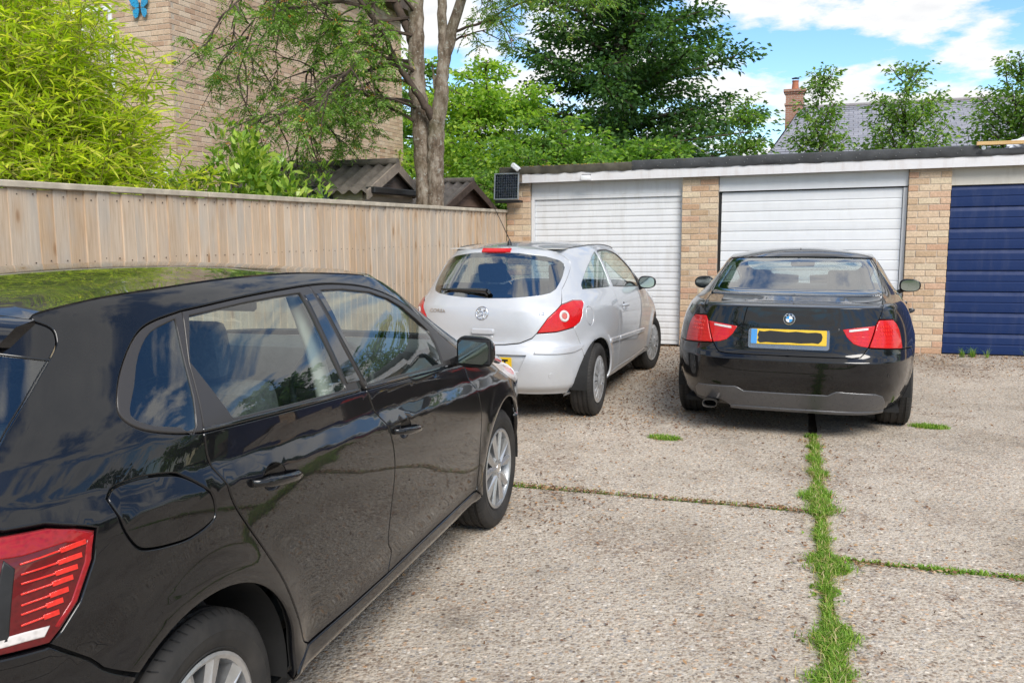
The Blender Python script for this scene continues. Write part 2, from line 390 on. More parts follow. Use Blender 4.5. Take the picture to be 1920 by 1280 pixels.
# ------------------------------------------------------------------ small things on the garage row
GROT = Matrix.Rotation(-PHI, 4, 'Z')
def at_g(name, s, d, z, label, cat, **k):
    o = empty(name, gpt(s, d, z), -PHI); tag(o, label, cat, **k); return o
sp = at_g('solar_panel', -4.895, -.16, 2.085, 'square solar panel in a silver frame at the garage roof corner', 'solar panel')
M_ALU = plain('aluminium_frame', (.62, .64, .66), .35, .08, 20, metal=.9)
t = NT('solar_cell'); t.set(base=t.ramp(t.n('ObjectInfo').outputs['Random'], [(0, (.006, .008, .018)), (1, (.016, .02, .038))]), rough=.18, coat=.6); M_CELL = t.m
TILT = Matrix.Rotation(math.radians(-5), 4, 'X')
m = MB(); m.box((-.158, .0, -.158), (.158, .01, .158), TILT); m.build('backing_sheet', plain('cell_backing', (.55, .57, .60), .3, .05), sp)
m = MB()
for a, b in (((-.175, -.012, .158), (.175, .02, .175)), ((-.175, -.012, -.175), (.175, .02, -.158)), ((-.175, -.012, -.158), (-.159, .02, .158)), ((.159, -.012, -.158), (.175, .02, .158))): m.box(a, b, TILT, .002)
m.build('frame', M_ALU, sp)
cm = MB(); cm.box((-.0142, 0, -.0162), (.0142, .003, .0162)); cme = cm.mesh('solar_cell'); cme.materials.append(M_CELL)
for i in range(10):
    for j in range(9):
        o = link('solar_cell', cme, None, sp); o.matrix_local = TILT @ Matrix.Translation((-.142+i*.0315, -.0045, -.141+j*.0352))
m = MB(); m.box((-.16, -.02, -.215), (.19, .12, -.180), None, .006); m.build('mounting_shelf', M_BLACKP, sp)
m = MB(); m.box((-.02, .02, -.12), (.02, .15, .12)); m.build('bracket', M_BLACKP, sp)
# small box floodlight/camera at the roof corner
cc = at_g('security_camera', -4.76, -.17, 2.33, 'small white security camera above the solar panel', 'camera')
Mc = Matrix.Rotation(math.radians(38), 4, 'Y')
m = MB(); m.box((-.065, -.035, -.032), (.065, .035, .032), Mc, .012); m.build('camera_body', M_WPLAST, cc, smooth=40)
m = MB(); m.lathe([(0, .066), (.022, .066), (.024, .06)], 14, 'X', Mc); m.build('lens', M_BLACKP, cc, smooth=40)
m = MB(); m.tube([(-.01, .03, -.02), (-.01, .09, -.05), (-.01, .10, -.05)], .012, 8); m.build('mount', M_WPLAST, cc, smooth=40)
bl = at_g('bulkhead_light', -3.815, -.10, 2.165, 'white plastic bulkhead light on the white fascia', 'light')
m = MB(); m.box((-.062, -.05, -.034), (.062, .014, .03), None, .014); m.build('light_body', M_WPLAST, bl, smooth=40)
m = MB(); m.box((-.06, -.012, .032), (.06, .014, .042), None, .003); m.build('light_hood', plain('grey_plastic', (.2, .2, .21), .5, .1), bl)
bt = at_g('timber_batten', 1.5, -.12, 2.365, 'pale timber batten lying along the garage roof edge', 'batten')
t = NT('fresh_timber'); v = t.coords('Object', (1, 14, 14)); t.set(base=t.ramp(t.noise(v, 6, 5), [(.3, (.50, .31, .12)), (.7, (.66, .46, .22))]), rough=.7); M_FRESH = t.m
m = MB(); m.box((-.85, -.02, -.02), (2.4, .03, .02), None, .004); m.build('timber', M_FRESH, bt)
m = MB(); m.lathe([(0, 0), (.022, 0), (.022, .01), (0, .01)], 12, 'Y', Matrix.Translation((-.78, -.03, -.05))); m.build('washer', M_METAL, bt)
sk = at_g('plastic_sack', 1.32, .25, 2.34, 'crumpled white plastic sack lying on the garage roof', 'sack')
bm = bmesh.new(); bmesh.ops.create_icosphere(bm, subdivisions=4, radius=1)
rr = random.Random(9)
from mathutils import noise as mnoise
for v_ in bm.verts:
    n_ = mnoise.fractal(v_.co*2.1, .8, 2.2, 5); r_ = 1+.30*n_+.12*abs(mnoise.noise(v_.co*5))
    v_.co = Vector((v_.co.x*.30*r_, v_.co.y*.16*r_, max(-.02, v_.co.z*.13*r_)))
me = bpy.data.meshes.new('sack_skin'); bm.to_mesh(me); bm.free(); link('sack_skin', me, plain('sack_plastic', (.74, .75, .78), .5, .1, 8, bump=.6, bscale=9), sk)

# ------------------------------------------------------------------ fence: single feather-edge boards on rails
FZ = 1.80; F0 = Vector((-.085, 11.765, 0))
fence = empty('board_fence', (F0.x, F0.y, 0), -PHI); tag(fence, 'pale timber close-board fence running along the yard to the garages', 'fence')
t = NT('fence_timber'); g_ = t.n('ObjectInfo').outputs['Random']; v = t.coords('Object')
off = t.n('CombineXYZ', {0: t.math('MULTIPLY', g_, 31.0), 1: t.math('MULTIPLY', g_, 17.0), 2: t.math('MULTIPLY', g_, 53.0)}).outputs[0]
vv = t.n('VectorMath', {0: v, 1: off}, operation='ADD').outputs[0]
st = t.n('Mapping', {'Vector': vv, 'Scale': (1, 16, .75)}).outputs[0]
gr = t.noise(st, 5.5, 7, .62)
c = t.ramp(gr, [(.25, (.48, .37, .27)), (.48, (.61, .49, .37)), (.75, (.70, .59, .47))])
c = t.mixc(t.ramp(g_, [(0, (0,)*3), (.5, (.3,)*3), (1, (1,)*3)]), c, t.mixc(1, c, (.88, .77, .65), 'MULTIPLY'))
g2_ = t.math('FRACT', t.math('MULTIPLY', g_, 7.31)); c = t.mixc(t.ramp(g2_, [(.45, (0,)*3), (1, (.6,)*3)]), c, t.mixc(1, c, (.88, .90, .93), 'MULTIPLY'))
gy = t.noise(t.n('Mapping', {'Vector': vv, 'Scale': (1, 3, .9)}).outputs[0], 2.2, 4); c = t.mixc(t.ramp(gy, [(.45, (0,)*3), (.75, (.75,)*3)]), c, (.45, .42, .375))
kn = t.n('TexVoronoi', {'Vector': t.n('Mapping', {'Vector': vv, 'Scale': (1, 8.5, 3.2)}).outputs[0], 'Scale': 1.0}); kd = kn.outputs['Distance']
kmask = t.math('MULTIPLY', t.ramp(kd, [(.10, (1,)*3), (.17, (0,)*3)]), t.ramp(t.n('SeparateColor', {'Color': kn.outputs['Color']}).outputs[0], [(.40, (0,)*3), (.43, (1,)*3)]))
c = t.mixc(t.math('MULTIPLY', kmask, .8), c, (.20, .095, .045))
halo = t.math('MULTIPLY', t.ramp(kd, [(.15, (.5,)*3), (.42, (0,)*3)]), t.ramp(t.n('SeparateColor', {'Color': kn.outputs['Color']}).outputs[0], [(.40, (0,)*3), (.43, (1,)*3)]))
c = t.mixc(halo, c, (.46, .29, .16))
# green-grey damp towards the top under the capping
t.set(base=c, rough=.85, spec=.25); t.bump(t.noise(st, 12, 6, .65), .35, .004); M_FENCE = t.m
# local frame: x = towards the yard (+T), y = along NB (away), boards hang at negative y
bmesh_b = []
for w_ in (.100,):
    V = [(0.004, 0, 0), (.0, -w_-.012, 0), (.018, -w_-.012, 0), (.022+.004, 0, 0)]
def board_mesh(wd):
    m = MB(); poly = [(.004, 0), (.002, -wd), (.023, -wd), (.014, 0)]      # thick edge laps the next board
    m.prism(poly, -.07, FZ-.035, 'Z'); return m.mesh('fence_board')
bmeshes = [board_mesh(x) for x in (.108, .112, .116, .121)]
for b_ in bmeshes: b_.materials.append(M_FENCE)
y_ = 0.0; k = 0
while y_ > -12.4:
    b_ = rnd.choice(bmeshes); o = link('fence_board', b_, None, fence, (rnd.uniform(-.0015, .0015), y_, rnd.uniform(-.006, .006)), (rnd.uniform(-.002, .002), rnd.uniform(-.003, .003), rnd.uniform(-.014, .01)))
    y_ -= rnd.uniform(.096, .103); k += 1
M_CAP = plain('grey_capping_timber', (.47, .41, .32), .85, .25, 9, bump=.4)
yy = 0.0
while yy > -12.3:
    m = MB(); m.box((-.012, yy-2.99, FZ-.034), (.042, yy, FZ+.004), None, .005); m.build('capping_rail', M_CAP, fence); yy -= 3.0
for zz in (.35, .95, 1.5): m = MB(); m.box((-.07, -12.4, zz), (-.006, 0, zz+.075)); m.build('rail', M_CAP, fence)
yy = 0.0
while yy > -12.4: m = MB(); m.box((-.17, yy-.1, -.1), (-.072, yy, FZ-.05)); m.build('post', M_CAP, fence); yy -= 2.4
# galvanised nails, three rows
nm = MB(); nm.lathe([(0, .0035), (.0042, .002), (.005, 0)], 6, 'X'); nme = nm.mesh('nail'); nme.materials.append(plain('rusty_nail', (.07, .045, .03), .7, .3))
mm = MB(); yn = -.05
while yn > -9:
    for zz in (.99, 1.36, FZ-.075): mm.lathe([(0, .0035), (.0045, .002), (.005, 0)], 6, 'X', Matrix.Translation((.0205, yn+rnd.uniform(-.008, .008), zz+rnd.uniform(-.012, .012))))
    yn -= .0995
tag(mm.build('nail_heads', nme.materials[0], fence), kind='stuff')

# ------------------------------------------------------------------ brick house on the left
HC = Vector((-4.78, 12.5, 0))
house = empty('brick_house', tuple(HC), -PHI); tag(house, 'tall buff-brick house behind the bamboo and the fence', 'house')
HL, HG, HH = 7.0, 7.0, 6.2
m = MB(); m.box((-HL, .0, 0), (-.012, HG, HH)); 
V0 = [(-HL, .012, 0), (-.012, .012, 0), (-.012, HG, 0), (-HL, HG, 0)]
m = MB(); m.box((-HL, .005, 0), (-.005, HG, HH)); m.build('wall_core', M_MORT, house)
cand = []
k = 0; z = 0.0
while z < HH-.07:
    x = -.215-(.1125 if k % 2 else 0)+(.1125 if k % 2 else 0)
    # front face (y=0): stretchers with half-bat offset at the corner
    x = 0.0; first = True
    while x > -HL:
        L = .1025 if (first and k % 2) else .215
        cand.append(('f', x-L, z, L)); x -= L+.010; first = False
    y = 0.1125 if True else 0; first = True
    y = (.1125 if not k % 2 else .0)
    while y < HG:
        L = .215 if y+.215 <= HG else HG-y
        if L > .05: cand.append(('g', y, z, L))
        y += .225
    z += .075; k += 1
def hw_(kind, a, z): return (HC + T*a) if kind == 'f' else (HC+NB*a)
def skip(kind, a, z, L):
    if kind == 'f':
        for (x0, x1, z0, z1) in ((-2.15, -1.02, 3.42, 4.75), (-1.5, -.16, 1.1, 2.42)):
            if a+L > x0 and a < x1 and z+.065 > z0 and z < z1: return True
    return False
vis = []; rest = []
cam_p = Vector((0, 0, 1.5247))
for c_ in cand:
    if skip(*c_): continue
    kind, a, z, L = c_; wp = hw_(kind, a, z)+Vector((0, 0, z))
    seen = 2.45 < z < 4.95 and (kind == 'g' or a > -1.02)
    (vis if seen else rest).append(((wp-cam_p).length, c_))
vis.sort(key=lambda q: q[0]); rest += vis[300:]; vis = vis[:300]
HB = {}
for _, (kind, a, z, L) in vis:
    key = (kind, round(L, 3))
    if key not in HB:
        mm = MB(); mm.box((0, 0, 0), (L, .05, .065) if kind == 'f' else (.05, L, .065), None, .004); HB[key] = mm.mesh('brick'); HB[key].materials.append(M_HBRK)
    loc = (a, rnd.uniform(-.002, .002), z) if kind == 'f' else (-.05+rnd.uniform(-.002, .002), a, z)
    link('brick', HB[key], None, house, loc)
Vs = []; Fs = []
cube = np.array([(0,0,0),(1,0,0),(1,1,0),(0,1,0),(0,0,1),(1,0,1),(1,1,1),(0,1,1)], float); cf = np.array([(0,3,2,1),(4,5,6,7),(0,1,5,4),(1,2,6,5),(2,3,7,6),(3,0,4,7)])
for _, (kind, a, z, L) in rest:
    sc_ = np.array((L, .05, .065) if kind == 'f' else (.05, L, .065)); o_ = np.array((a, rnd.uniform(-.002, .002), z) if kind == 'f' else (-.05+rnd.uniform(-.002, .002), a, z))
    Fs.append(cf+len(Vs)*8); Vs.append(cube*sc_+o_)
me = quick_mesh('brickwork', np.concatenate(Vs), np.concatenate(Fs)); tag(link('brickwork', me, M_HBRK, house), kind='stuff')
M_GLASSW = None
def glass_mat(name, tint=(.8, .9, .87), refl=1.0, rough=.0):
    t = NT(name); t.t.nodes.remove(t.b)
    tr = t.n('BsdfTransparent', {'Color': (*tint, 1)}); gl = t.n('BsdfGlossy', {'Color': (1, 1, 1, 1), 'Roughness': rough})
    fc = t.n('LayerWeight', {'Blend': .5}).outputs['Facing']; f2 = t.math('MINIMUM', t.math('ADD', .055*refl, t.math('MULTIPLY', t.math('POWER', fc, 5.0), .95)), 1.0)
    mx = t.n('MixShader'); t.l(f2, mx.inputs[0]); t.l(tr.outputs[0], mx.inputs[1]); t.l(gl.outputs[0], mx.inputs[2]); t.l(mx.outputs[0], t.o.inputs[0]); return t.m
M_WINGLASS = glass_mat('window_glass', (.7, .75, .76), 1.6)
M_UPVC = plain('white_upvc', (.78, .79, .80), .35, .04)
M_DARKROOM = plain('dark_room', (.03, .032, .035), .8, .2)
for (x0, x1, z0, z1) in ((-2.15, -1.02, 3.42, 4.75), (-1.5, -.16, 1.1, 2.42)):
    wn_ = empty('window', ((x0+x1)/2, 0, z0), 0, house)
    w2 = (x1-x0)/2; hh = z1-z0
    m = MB(); m.box((-w2+.05, .01, .05), (w2-.05, .06, .1)); 
    m = MB()
    for a, b in (((-w2, -.012, 0), (-w2+.06, .05, hh)), ((w2-.06, -.012, 0), (w2, .05, hh)), ((-w2+.06, -.012, 0), (w2-.06, .05, .06)), ((-w2+.06, -.012, hh-.06), (w2-.06, .05, hh)), ((-.025, -.008, .06), (.025, .05, hh-.06))): m.box(a, b, None, .004)
    m.build('frame', M_UPVC, wn_)
    for sg in (-1, 1):
        m = MB(); m.box((-w2+.06 if sg < 0 else .025, .006, .06), (-.025 if sg < 0 else w2-.06, .0115, hh-.06)); m.build('pane', M_WINGLASS, wn_)
    m = MB(); m.box((-w2-.06, -.13, -.05), (w2+.06, .01, -.004), None, .006); m.build('sill', M_UPVC, wn_)
m = MB(); m.box((-.945, -.10, 3.46), (-.865, .0, 3.54), None, .025); m.build('vent_cowl', M_UPVC, house, smooth=40)
m = MB(); m.prism([(-HL-.3, HH-.1), (.3, HH-.1), (.3, HH+.1), (-HL/2, HH+2.6), (-HL-.3, HH+.1)], -.3, HG+.3, 'Y'); m.build('roof', plain('dark_roof_tile', (.10, .075, .06), .85, .3, 6), house)
# blue butterfly ornament on the house wall
bf = empty('butterfly_ornament', tuple(HC+T*(-.46)-NB*.03+Vector((0, 0, 4.66))), -PHI); tag(bf, 'bright blue butterfly ornament fixed high on the house wall', 'ornament')
t = NT('butterfly_blue'); v = t.coords(); t.set(base=t.ramp(t.noise(v, 45, 3), [(.4, (.0, .16, .36)), (.55, (.01, .36, .62)), (.68, (.0, .05, .12))]), rough=.3, coat=.6); M_BFLY = t.m
for sg in (-1, 1):
    for (nm_, pts) in (('fore_wing', [(.012, .01), (.03, .10), (.09, .155), (.155, .16), (.17, .11), (.14, .04), (.07, .0)]), ('hind_wing', [(.012, -.005), (.07, -.005), (.12, -.03), (.125, -.09), (.085, -.14), (.045, -.12), (.02, -.05)])):
        m = MB(); n_ = len(pts); ring = [(sg*x, -.012-.10*x, z) for x, z in pts]; back = [(x, y+.008, z) for x, y, z in ring]
        m.add(ring+back, [tuple(range(n_)), tuple(range(n_, 2*n_))[::-1]]+[(i, (i+1) % n_, n_+(i+1) % n_, n_+i) for i in range(n_)]); m.build(nm_, M_BFLY, bf)
m = MB(); m.tube([(0, -.014, -.07), (0, -.02, 0), (0, -.018, .07)], [.006, .012, .008], 8); m.build('body', M_BLACKP, bf, smooth=60)

# ------------------------------------------------------------------ two sheds behind the fence
def shed(label, name, near, width, length, ze, zr, wallc, roofc, corr=True, over=.12):
    """near = gable corner nearest the camera; gable along NB, ridge runs back along -T"""
    r = empty(name, tuple(near), -PHI); tag(r, label, 'shed')
    M_W = NT(name+'_boards'); v = M_W.coords('Object', (1, 1, 1)); st = M_W.n('Mapping', {'Vector': v, 'Scale': (3, 3, 30)}).outputs[0]
    M_W.set(base=M_W.ramp(M_W.noise(st, 3, 6), [(.3, tuple(x*.78 for x in wallc)), (.7, tuple(min(1, x*1.12) for x in wallc))]), rough=.85); M_W = M_W.m
    # boards: each a lapped plank, gable (x=0 plane) and the two long sides
    z = 0.0; bh = .125
    while z < zr-.06:
        zt = min(z+bh, zr)
        def half(zz): return width/2 if zz <= ze else width/2*(zr-zz)/(zr-ze)
        h0, h1 = half(z), half(zt)
        if h0 > .05:
            V = [(.016, width/2-h0, z), (.016, width/2+h0, z), (.004, width/2+h1, zt), (.004, width/2-h1, zt), (-.01, width/2-h0, z), (-.01, width/2+h0, z), (-.01, width/2+h1, zt), (-.01, width/2-h1, zt)]
            m = MB(); m.add(V, [(0,1,2,3),(4,7,6,5),(0,4,5,1),(1,5,6,2),(2,6,7,3),(3,7,4,0)]); m.build('gable_board', M_W, r)
        if z < ze:
            m = MB(); m.box((-length, -.01, z), (-.012, .0, min(zt, ze))); m.build('side_board', M_W, r)
        z += bh
    m = MB(); m.box((-length, width-.02, 0), (-.012, width, ze)); m.build('back_boards', M_W, r)
    M_R = roofc
    slope = math.hypot(width/2+over, (zr-ze)*(1+2*over/width))
    for sg, nm_ in ((-1, 'roof_sheet'), (1, 'roof_sheet')):
        nx = 160 if corr else 40; ny = 4; V = []; F = []
        drop = (zr-ze)/(width/2)
        for i in range(nx+1):
            x = -length-.1+(length+.22)*i/nx; wv = .022*math.sin(x*2*PI/.15) if corr else (.006 if i % 4 < 2 else 0)
            for j in range(ny+1):
                d = (width/2+over)*j/ny; V.append((x, width/2+sg*d, zr+.035-drop*d+wv))
        for i in range(nx):
            for j in range(ny): F.append((i*(ny+1)+j, (i+1)*(ny+1)+j, (i+1)*(ny+1)+j+1, i*(ny+1)+j+1))
        m = MB(); m.add(V, F); o = m.build(nm_, M_R, r, smooth=40); sl = o.modifiers.new('thick', 'SOLIDIFY'); sl.thickness = .008
    for sg in (-1, 1):
        drop = (zr-ze)/(width/2); y1 = width/2+sg*(width/2+over); z1 = zr-drop*(width/2+over)
        V = []
        for (yy, zz) in ((width/2, zr+.05), (y1, z1+.05), (y1, z1-.05), (width/2, zr-.06)): V.append((.125, yy, zz))
        V += [(.10, y, z) for _, y, z in V]
        m = MB(); m.add(V, [(0,1,2,3),(4,7,6,5),(0,4,5,1),(1,5,6,2),(2,6,7,3),(3,7,4,0)]); m.build('barge_board', plain(name+'_barge', tuple(x*.42 for x in wallc), .8, .3, 12), r)
    m = MB(); m.tube([(-length-.1, width/2, zr+.055), (.12, width/2, zr+.055)], .045, 8); m.build('ridge_cap', M_R, r, smooth=50)
    return r
t = NT('corrugated_sheet'); v = t.n('NewGeometry').outputs['Position']; t.set(base=t.ramp(t.noise(v, 9, 6, .65), [(.3, (.075, .062, .052)), (.6, (.14, .12, .10)), (.8, (.20, .16, .10))]), rough=.9); t.bump(t.noise(v, 80, 4), .4, .004); M_CORR = t.m
s1 = shed('beige shed with a corrugated roof left of the tree trunk', 'corrugated_shed', (-1.60, 9.45, 0), 1.15, 1.9, 1.97, 2.25, (.50, .41, .33), M_CORR)
m = MB(); m.box((.05, -.06, 1.93), (.17, 1.23, 2.0), None, .01); m.build('gutter', M_BLACKP, s1)
m = MB(); m.box((.128, .36, 2.10), (.145, .78, 2.12)); 
for k in range(4): m = MB(); m.box((.018, .47, 2.03+k*.03), (.034, .60, 2.043+k*.03)); m.build('vent_slat', plain('vent_brown', (.10, .07, .055), .8, .2), s1)
m = MB(); m.box((.02, .04, 1.98), (.024, 1.1, 2.40)); 
m = MB(); m.prism([(.06, 1.99), (1.09, 1.99), (.575, 2.24)], .018, .03, 'X'); m.build('gable_panel', plain('brown_gable', (.13, .10, .085), .8, .2, 10), s1)
wn_ = empty('shed_window', (-.55, -.015, 1.72), 0, s1)
m = MB(); m.box((-.17, -.02, 0), (.17, .0, .30), None, .003); m.build('frame', M_BLACKP, wn_)
m = MB(); m.box((-.14, -.026, .03), (.14, -.021, .27)); m.build('pane', plain('dusty_pane', (.20, .25, .30), .15, .1), wn_)
s2 = shed('brown gabled timber shed right of the tree trunk', 'brown_shed', (-.98, 11.75, 0), 1.85, 1.9, 1.82, 2.19, (.25, .165, .12), M_CORR, True, .10)
# ------------------------------------------------------------------ vegetation
def mat_leaf(name, stops, rough=.5, trans=.35, tcol=1.5, spec=.3):
    t = NT(name); c = t.ramp(t.n('NewGeometry').outputs['Random Per Island'], stops)
    t.set(base=c, rough=rough, spec=spec)
    tl = t.n('BsdfTranslucent', {'Color': t.mixc(1, c, (tcol, tcol*1.1, tcol*.45), 'MULTIPLY')}); mx = t.n('MixShader', {0: trans})
    t.l(t.b.outputs[0], mx.inputs[1]); t.l(tl.outputs[0], mx.inputs[2]); t.l(mx.outputs[0], t.o.inputs[0]); return t.m
def unit(a): return a/np.maximum(1e-9, np.linalg.norm(a, axis=-1, keepdims=True))
def leaf_mesh(name, P, D, length, width, droop=.15, rs=nrs, two=False):
    """P base points, D leaf axes; folded diamond leaves (two=True: longer leaf bending at the middle)"""
    P = np.asarray(P); D = unit(np.asarray(D)); n = len(P)
    R = unit(np.cross(D, rs.normal(size=(n, 3)))); N = np.cross(R, D)
    # turn blades mostly face up
    up = np.array([0, 0, 1.]); S = unit(np.cross(D, up+rs.normal(scale=.55, size=(n, 3)))); N = np.cross(S, D)
    L = length*(rs.uniform(.7, 1.25, n))[:, None]; W = width*(rs.uniform(.75, 1.2, n))[:, None]
    if not two:
        mid = P+D*L*.48; a = mid+S*W/2+N*W*.18; b = mid-S*W/2+N*W*.18; tip = P+D*L-np.array([0, 0, 1.])*L*droop
        V = np.stack([P, a, tip, b], 1).reshape(-1, 3); F = np.arange(4*n).reshape(n, 4)
    else:
        z = np.array([0, 0, 1.]); m1 = P+D*L*.33-z*L*droop*.12; m2 = P+D*L*.68-z*L*droop*.5; tip = P+D*L*.97-z*L*droop*1.1
        V = np.stack([P, m1+S*W/2, m2+S*W*.38, tip, m2-S*W*.38, m1-S*W/2], 1).reshape(-1, 3)
        i = np.arange(n)[:, None]*6; F = np.concatenate([i+np.array([[0, 1, 5, 5]])[:, [0, 1, 2, 2]][:, :3].repeat(1, 0), ], 0) if False else None
        q1 = i+np.array([[1, 2, 4, 5]]); t1 = i+np.array([[0, 1, 5]]); t2 = i+np.array([[2, 3, 4]])
        F = np.concatenate([t1, t2, i+np.array([[1, 2, 4]]), i+np.array([[1, 4, 5]])], 0)
    return quick_mesh(name, V, F, True)
def tube_np(paths, n=5):
    """list of (pts, radii) -> one MB"""
    m = MB()
    for p, r in paths: m.tube(p, r, n, True)
    return m
M_BARK = NT('mottled_bark'); t = M_BARK; v = t.n('NewGeometry').outputs['Position']; st = t.n('Mapping', {'Vector': v, 'Scale': (1, 1, .45)}).outputs[0]
c = t.ramp(t.noise(st, 13, 7, .68), [(.30, (.075, .05, .034)), (.46, (.22, .165, .12)), (.62, (.44, .37, .30))])
li = t.math('MULTIPLY', t.ramp(t.noise(v, 26, 5, .6), [(.57, (0,)*3), (.66, (1,)*3)]), .75); c = t.mixc(li, c, (.50, .49, .43))
gr_ = t.ramp(t.noise(v, 2.6, 4), [(.5, (0,)*3), (.75, (.5,)*3)]); c = t.mixc(gr_, c, (.17, .165, .085))
t.set(base=c, rough=.92, spec=.2); t.bump(t.noise(st, 30, 8, .75), 1.0, .045); M_BARK = t.m
M_TWIG = plain('dark_twig', (.075, .052, .038), .85, .3, 30)

# ---- rowan with two stems behind the fence
rowan = empty('rowan_tree', (-.95, 10.0, 0)); tag(rowan, 'rowan tree with a mottled forked trunk and orange berries behind the fence', 'tree')
ROW = np.array([-.95, 10.0, 0])
def spl(pts, n=8):
    pts = np.array(pts, float); out = []
    P = np.vstack([2*pts[0]-pts[1], pts, 2*pts[-1]-pts[-2]])
    for i in range(1, len(P)-2):
        for t_ in np.linspace(0, 1, n, endpoint=False):
            a, b, c_, d = P[i-1], P[i], P[i+1], P[i+2]
            out.append(.5*((2*b)+(c_-a)*t_+(2*a-5*b+4*c_-d)*t_**2+(3*b-a-3*c_+d)*t_**3))
    out.append(pts[-1]); return np.array(out)
def stem(ctrl, n=8, jit=.006):
    c4 = spl([(*p, r) for *p, r in [(q[0], q[1], q[2], q[3]) for q in ctrl]], n)
    p = c4[:, :3]+nrs.normal(scale=jit, size=(len(c4), 3)); return [tuple(x) for x in p], [max(.003, x) for x in c4[:, 3]]
st_main = stem([(-.0, 0, -.1, .20), (.0, 0, .6, .16), (-.01, 0, 1.5, .138), (-.03, .02, 2.1, .12), (-.075, .04, 2.7, .105), (-.12, .05, 3.3, .096), (-.11, .05, 4.0, .085), (-.05, .1, 5.2, .07), (.1, .1, 6.6, .03)])
st_right = stem([(.05, -.02, .4, .11), (.075, -.04, 1.4, .105), (.09, -.06, 2.1, .095), (.10, -.08, 2.55, .095), (.16, -.1, 3.0, .085), (.20, -.1, 3.35, .07), (.40, -.14, 4.05, .055), (.75, -.1, 5.4, .03)])
st_r2 = stem([(.19, -.1, 3.2, .06), (.19, -.1, 3.6, .055), (.20, -.08, 4.2, .05), (.3, -.05, 5.6, .025)])
st_diag = stem([(.10, -.1, 2.72, .05), (-.05, -.2, 2.98, .038), (-.28, -.3, 3.32, .033), (-.44, -.35, 3.65, .028), (-.72, -.42, 4.05, .022), (-1.2, -.5, 4.6, .012)])
st_up = stem([(-.11, .05, 3.55, .07), (-.22, .08, 3.8, .055), (-.38, .1, 4.15, .045), (-.7, .15, 5.0, .02)])
m = MB()
for p, r in (st_main, st_right, st_r2): m.tube(p, r, 14)
tr_o = m.build('trunk', M_BARK, rowan, smooth=70)
m = MB()
for p, r in (st_diag, st_up): m.tube(p, r, 8)
rr = random.Random(21)
branches = []; leafP = []; leafD = []
def grow(p, d, L, r, depth, droop, leafy=.5):
    n = max(5, int(L/.09)); pts = [np.array(p)]; dd = unit(np.array(d, float))
    for i in range(n):
        dd = unit(dd+np.array([rr.gauss(0, .14), rr.gauss(0, .14), rr.gauss(0, .10)-droop*(i/n)])); pts.append(pts[-1]+dd*L/n)
    rad = [max(.0025, r*(1-.75*i/n)) for i in range(n+1)]
    branches.append(([tuple(x) for x in pts], rad))
    if depth > 0:
        k = max(2, int(L*5.0))
        for j in range(k):
            i = int(n*rr.uniform(.25, 1.0)); q = pts[min(i, n)]
            nd = unit(dd+np.array([rr.gauss(0, .8), rr.gauss(0, .8), rr.gauss(-.05, .45)])); grow(q, nd, L*rr.uniform(.28, .5), r*.5, depth-1, droop*1.2, leafy)
    else:
        for i in range(1, n+1):
            if rr.random() < leafy:
                for _ in range(rr.choice((1, 1, 2))):
                    nd = unit(np.array([rr.gauss(0, 1), rr.gauss(0, 1), rr.gauss(-.25, .5)])); leafP.append(pts[i]); leafD.append(nd)
lows = [((-.06, 0, 2.72), (-1, -.35, .50), 1.6), ((-.10, .0, 2.95), (-1, -.2, .35), 2.0), ((-.28, -.3, 3.32), (-1, -.25, .05), 2.0), ((-.44, -.35, 3.62), (-1, -.1, .15), 2.2), ((-.3, -.3, 3.4), (-.9, -.5, -.25), 1.7),
        ((-.6, -.4, 3.9), (-1, .1, .2), 2.0), ((-.72, -.42, 4.05), (-1, -.3, -.1), 1.7), ((-.5, .12, 4.5), (-1, .2, .1), 2.2), ((-1.1, -.5, 4.5), (-1, -.2, -.15), 1.8),
        ((-.12, .05, 3.4), (-.7, .7, .3), 1.6), ((-.10, .05, 3.9), (-.6, -.6, .5), 1.5), ((-.2, .0, 3.2), (-.95, -.5, .0), 1.3), ((-.12, .0, 3.3), (-.7, -.7, .25), .9), ((-.14, .0, 3.7), (-.8, -.5, .1), 1.0), ((-.3, .1, 4.1), (-.7, -.6, -.1), 1.1), ((-.1, .0, 2.9), (-.6, -.8, .1), .7), ((-.2, .05, 3.9), (-.9, -.3, -.25), 1.0), ((-.45, .1, 4.3), (-.5, -.8, -.2), 1.0)]
for p, d, L in lows: grow(p, d, L, .022, 2, .11, .85)
for p, d, L in [((.30, -.12, 3.7), (1, -.1, .30), 1.15), ((.48, -.14, 4.3), (1, -.2, .1), 1.5), ((.6, -.12, 4.8), (1, .1, -.1), 1.5), ((.2, -.08, 4.1), (.7, -.5, .35), 1.3), ((.19, -.1, 3.5), (.4, .6, .5), .9), ((.7, -.1, 5.3), (.9, -.2, -.35), 1.6), ((.65, -.1, 5.0), (.8, -.5, -.3), 1.5)]: grow(p, d, L, .018, 2, .10, .8)
for p, d, L in [((0, .1, 5.3), (-.8, -.4, .3), 1.6), ((0, .1, 5.6), (.5, -.6, .3), 1.4), ((-.1, .1, 5.0), (-.4, .8, .4), 1.5), ((.1, .1, 6.2), (.2, .3, 1), 1.2), ((.05, .1, 5.9), (-.7, .2, .5), 1.3), ((-.05, .05, 4.7), (-.9, -.3, .35), 1.7)]: grow(p, d, L, .02, 2, .06, .6)
for p, r in branches: m.tube(p, r, 5)
m.build('branches', M_TWIG, rowan, smooth=70)
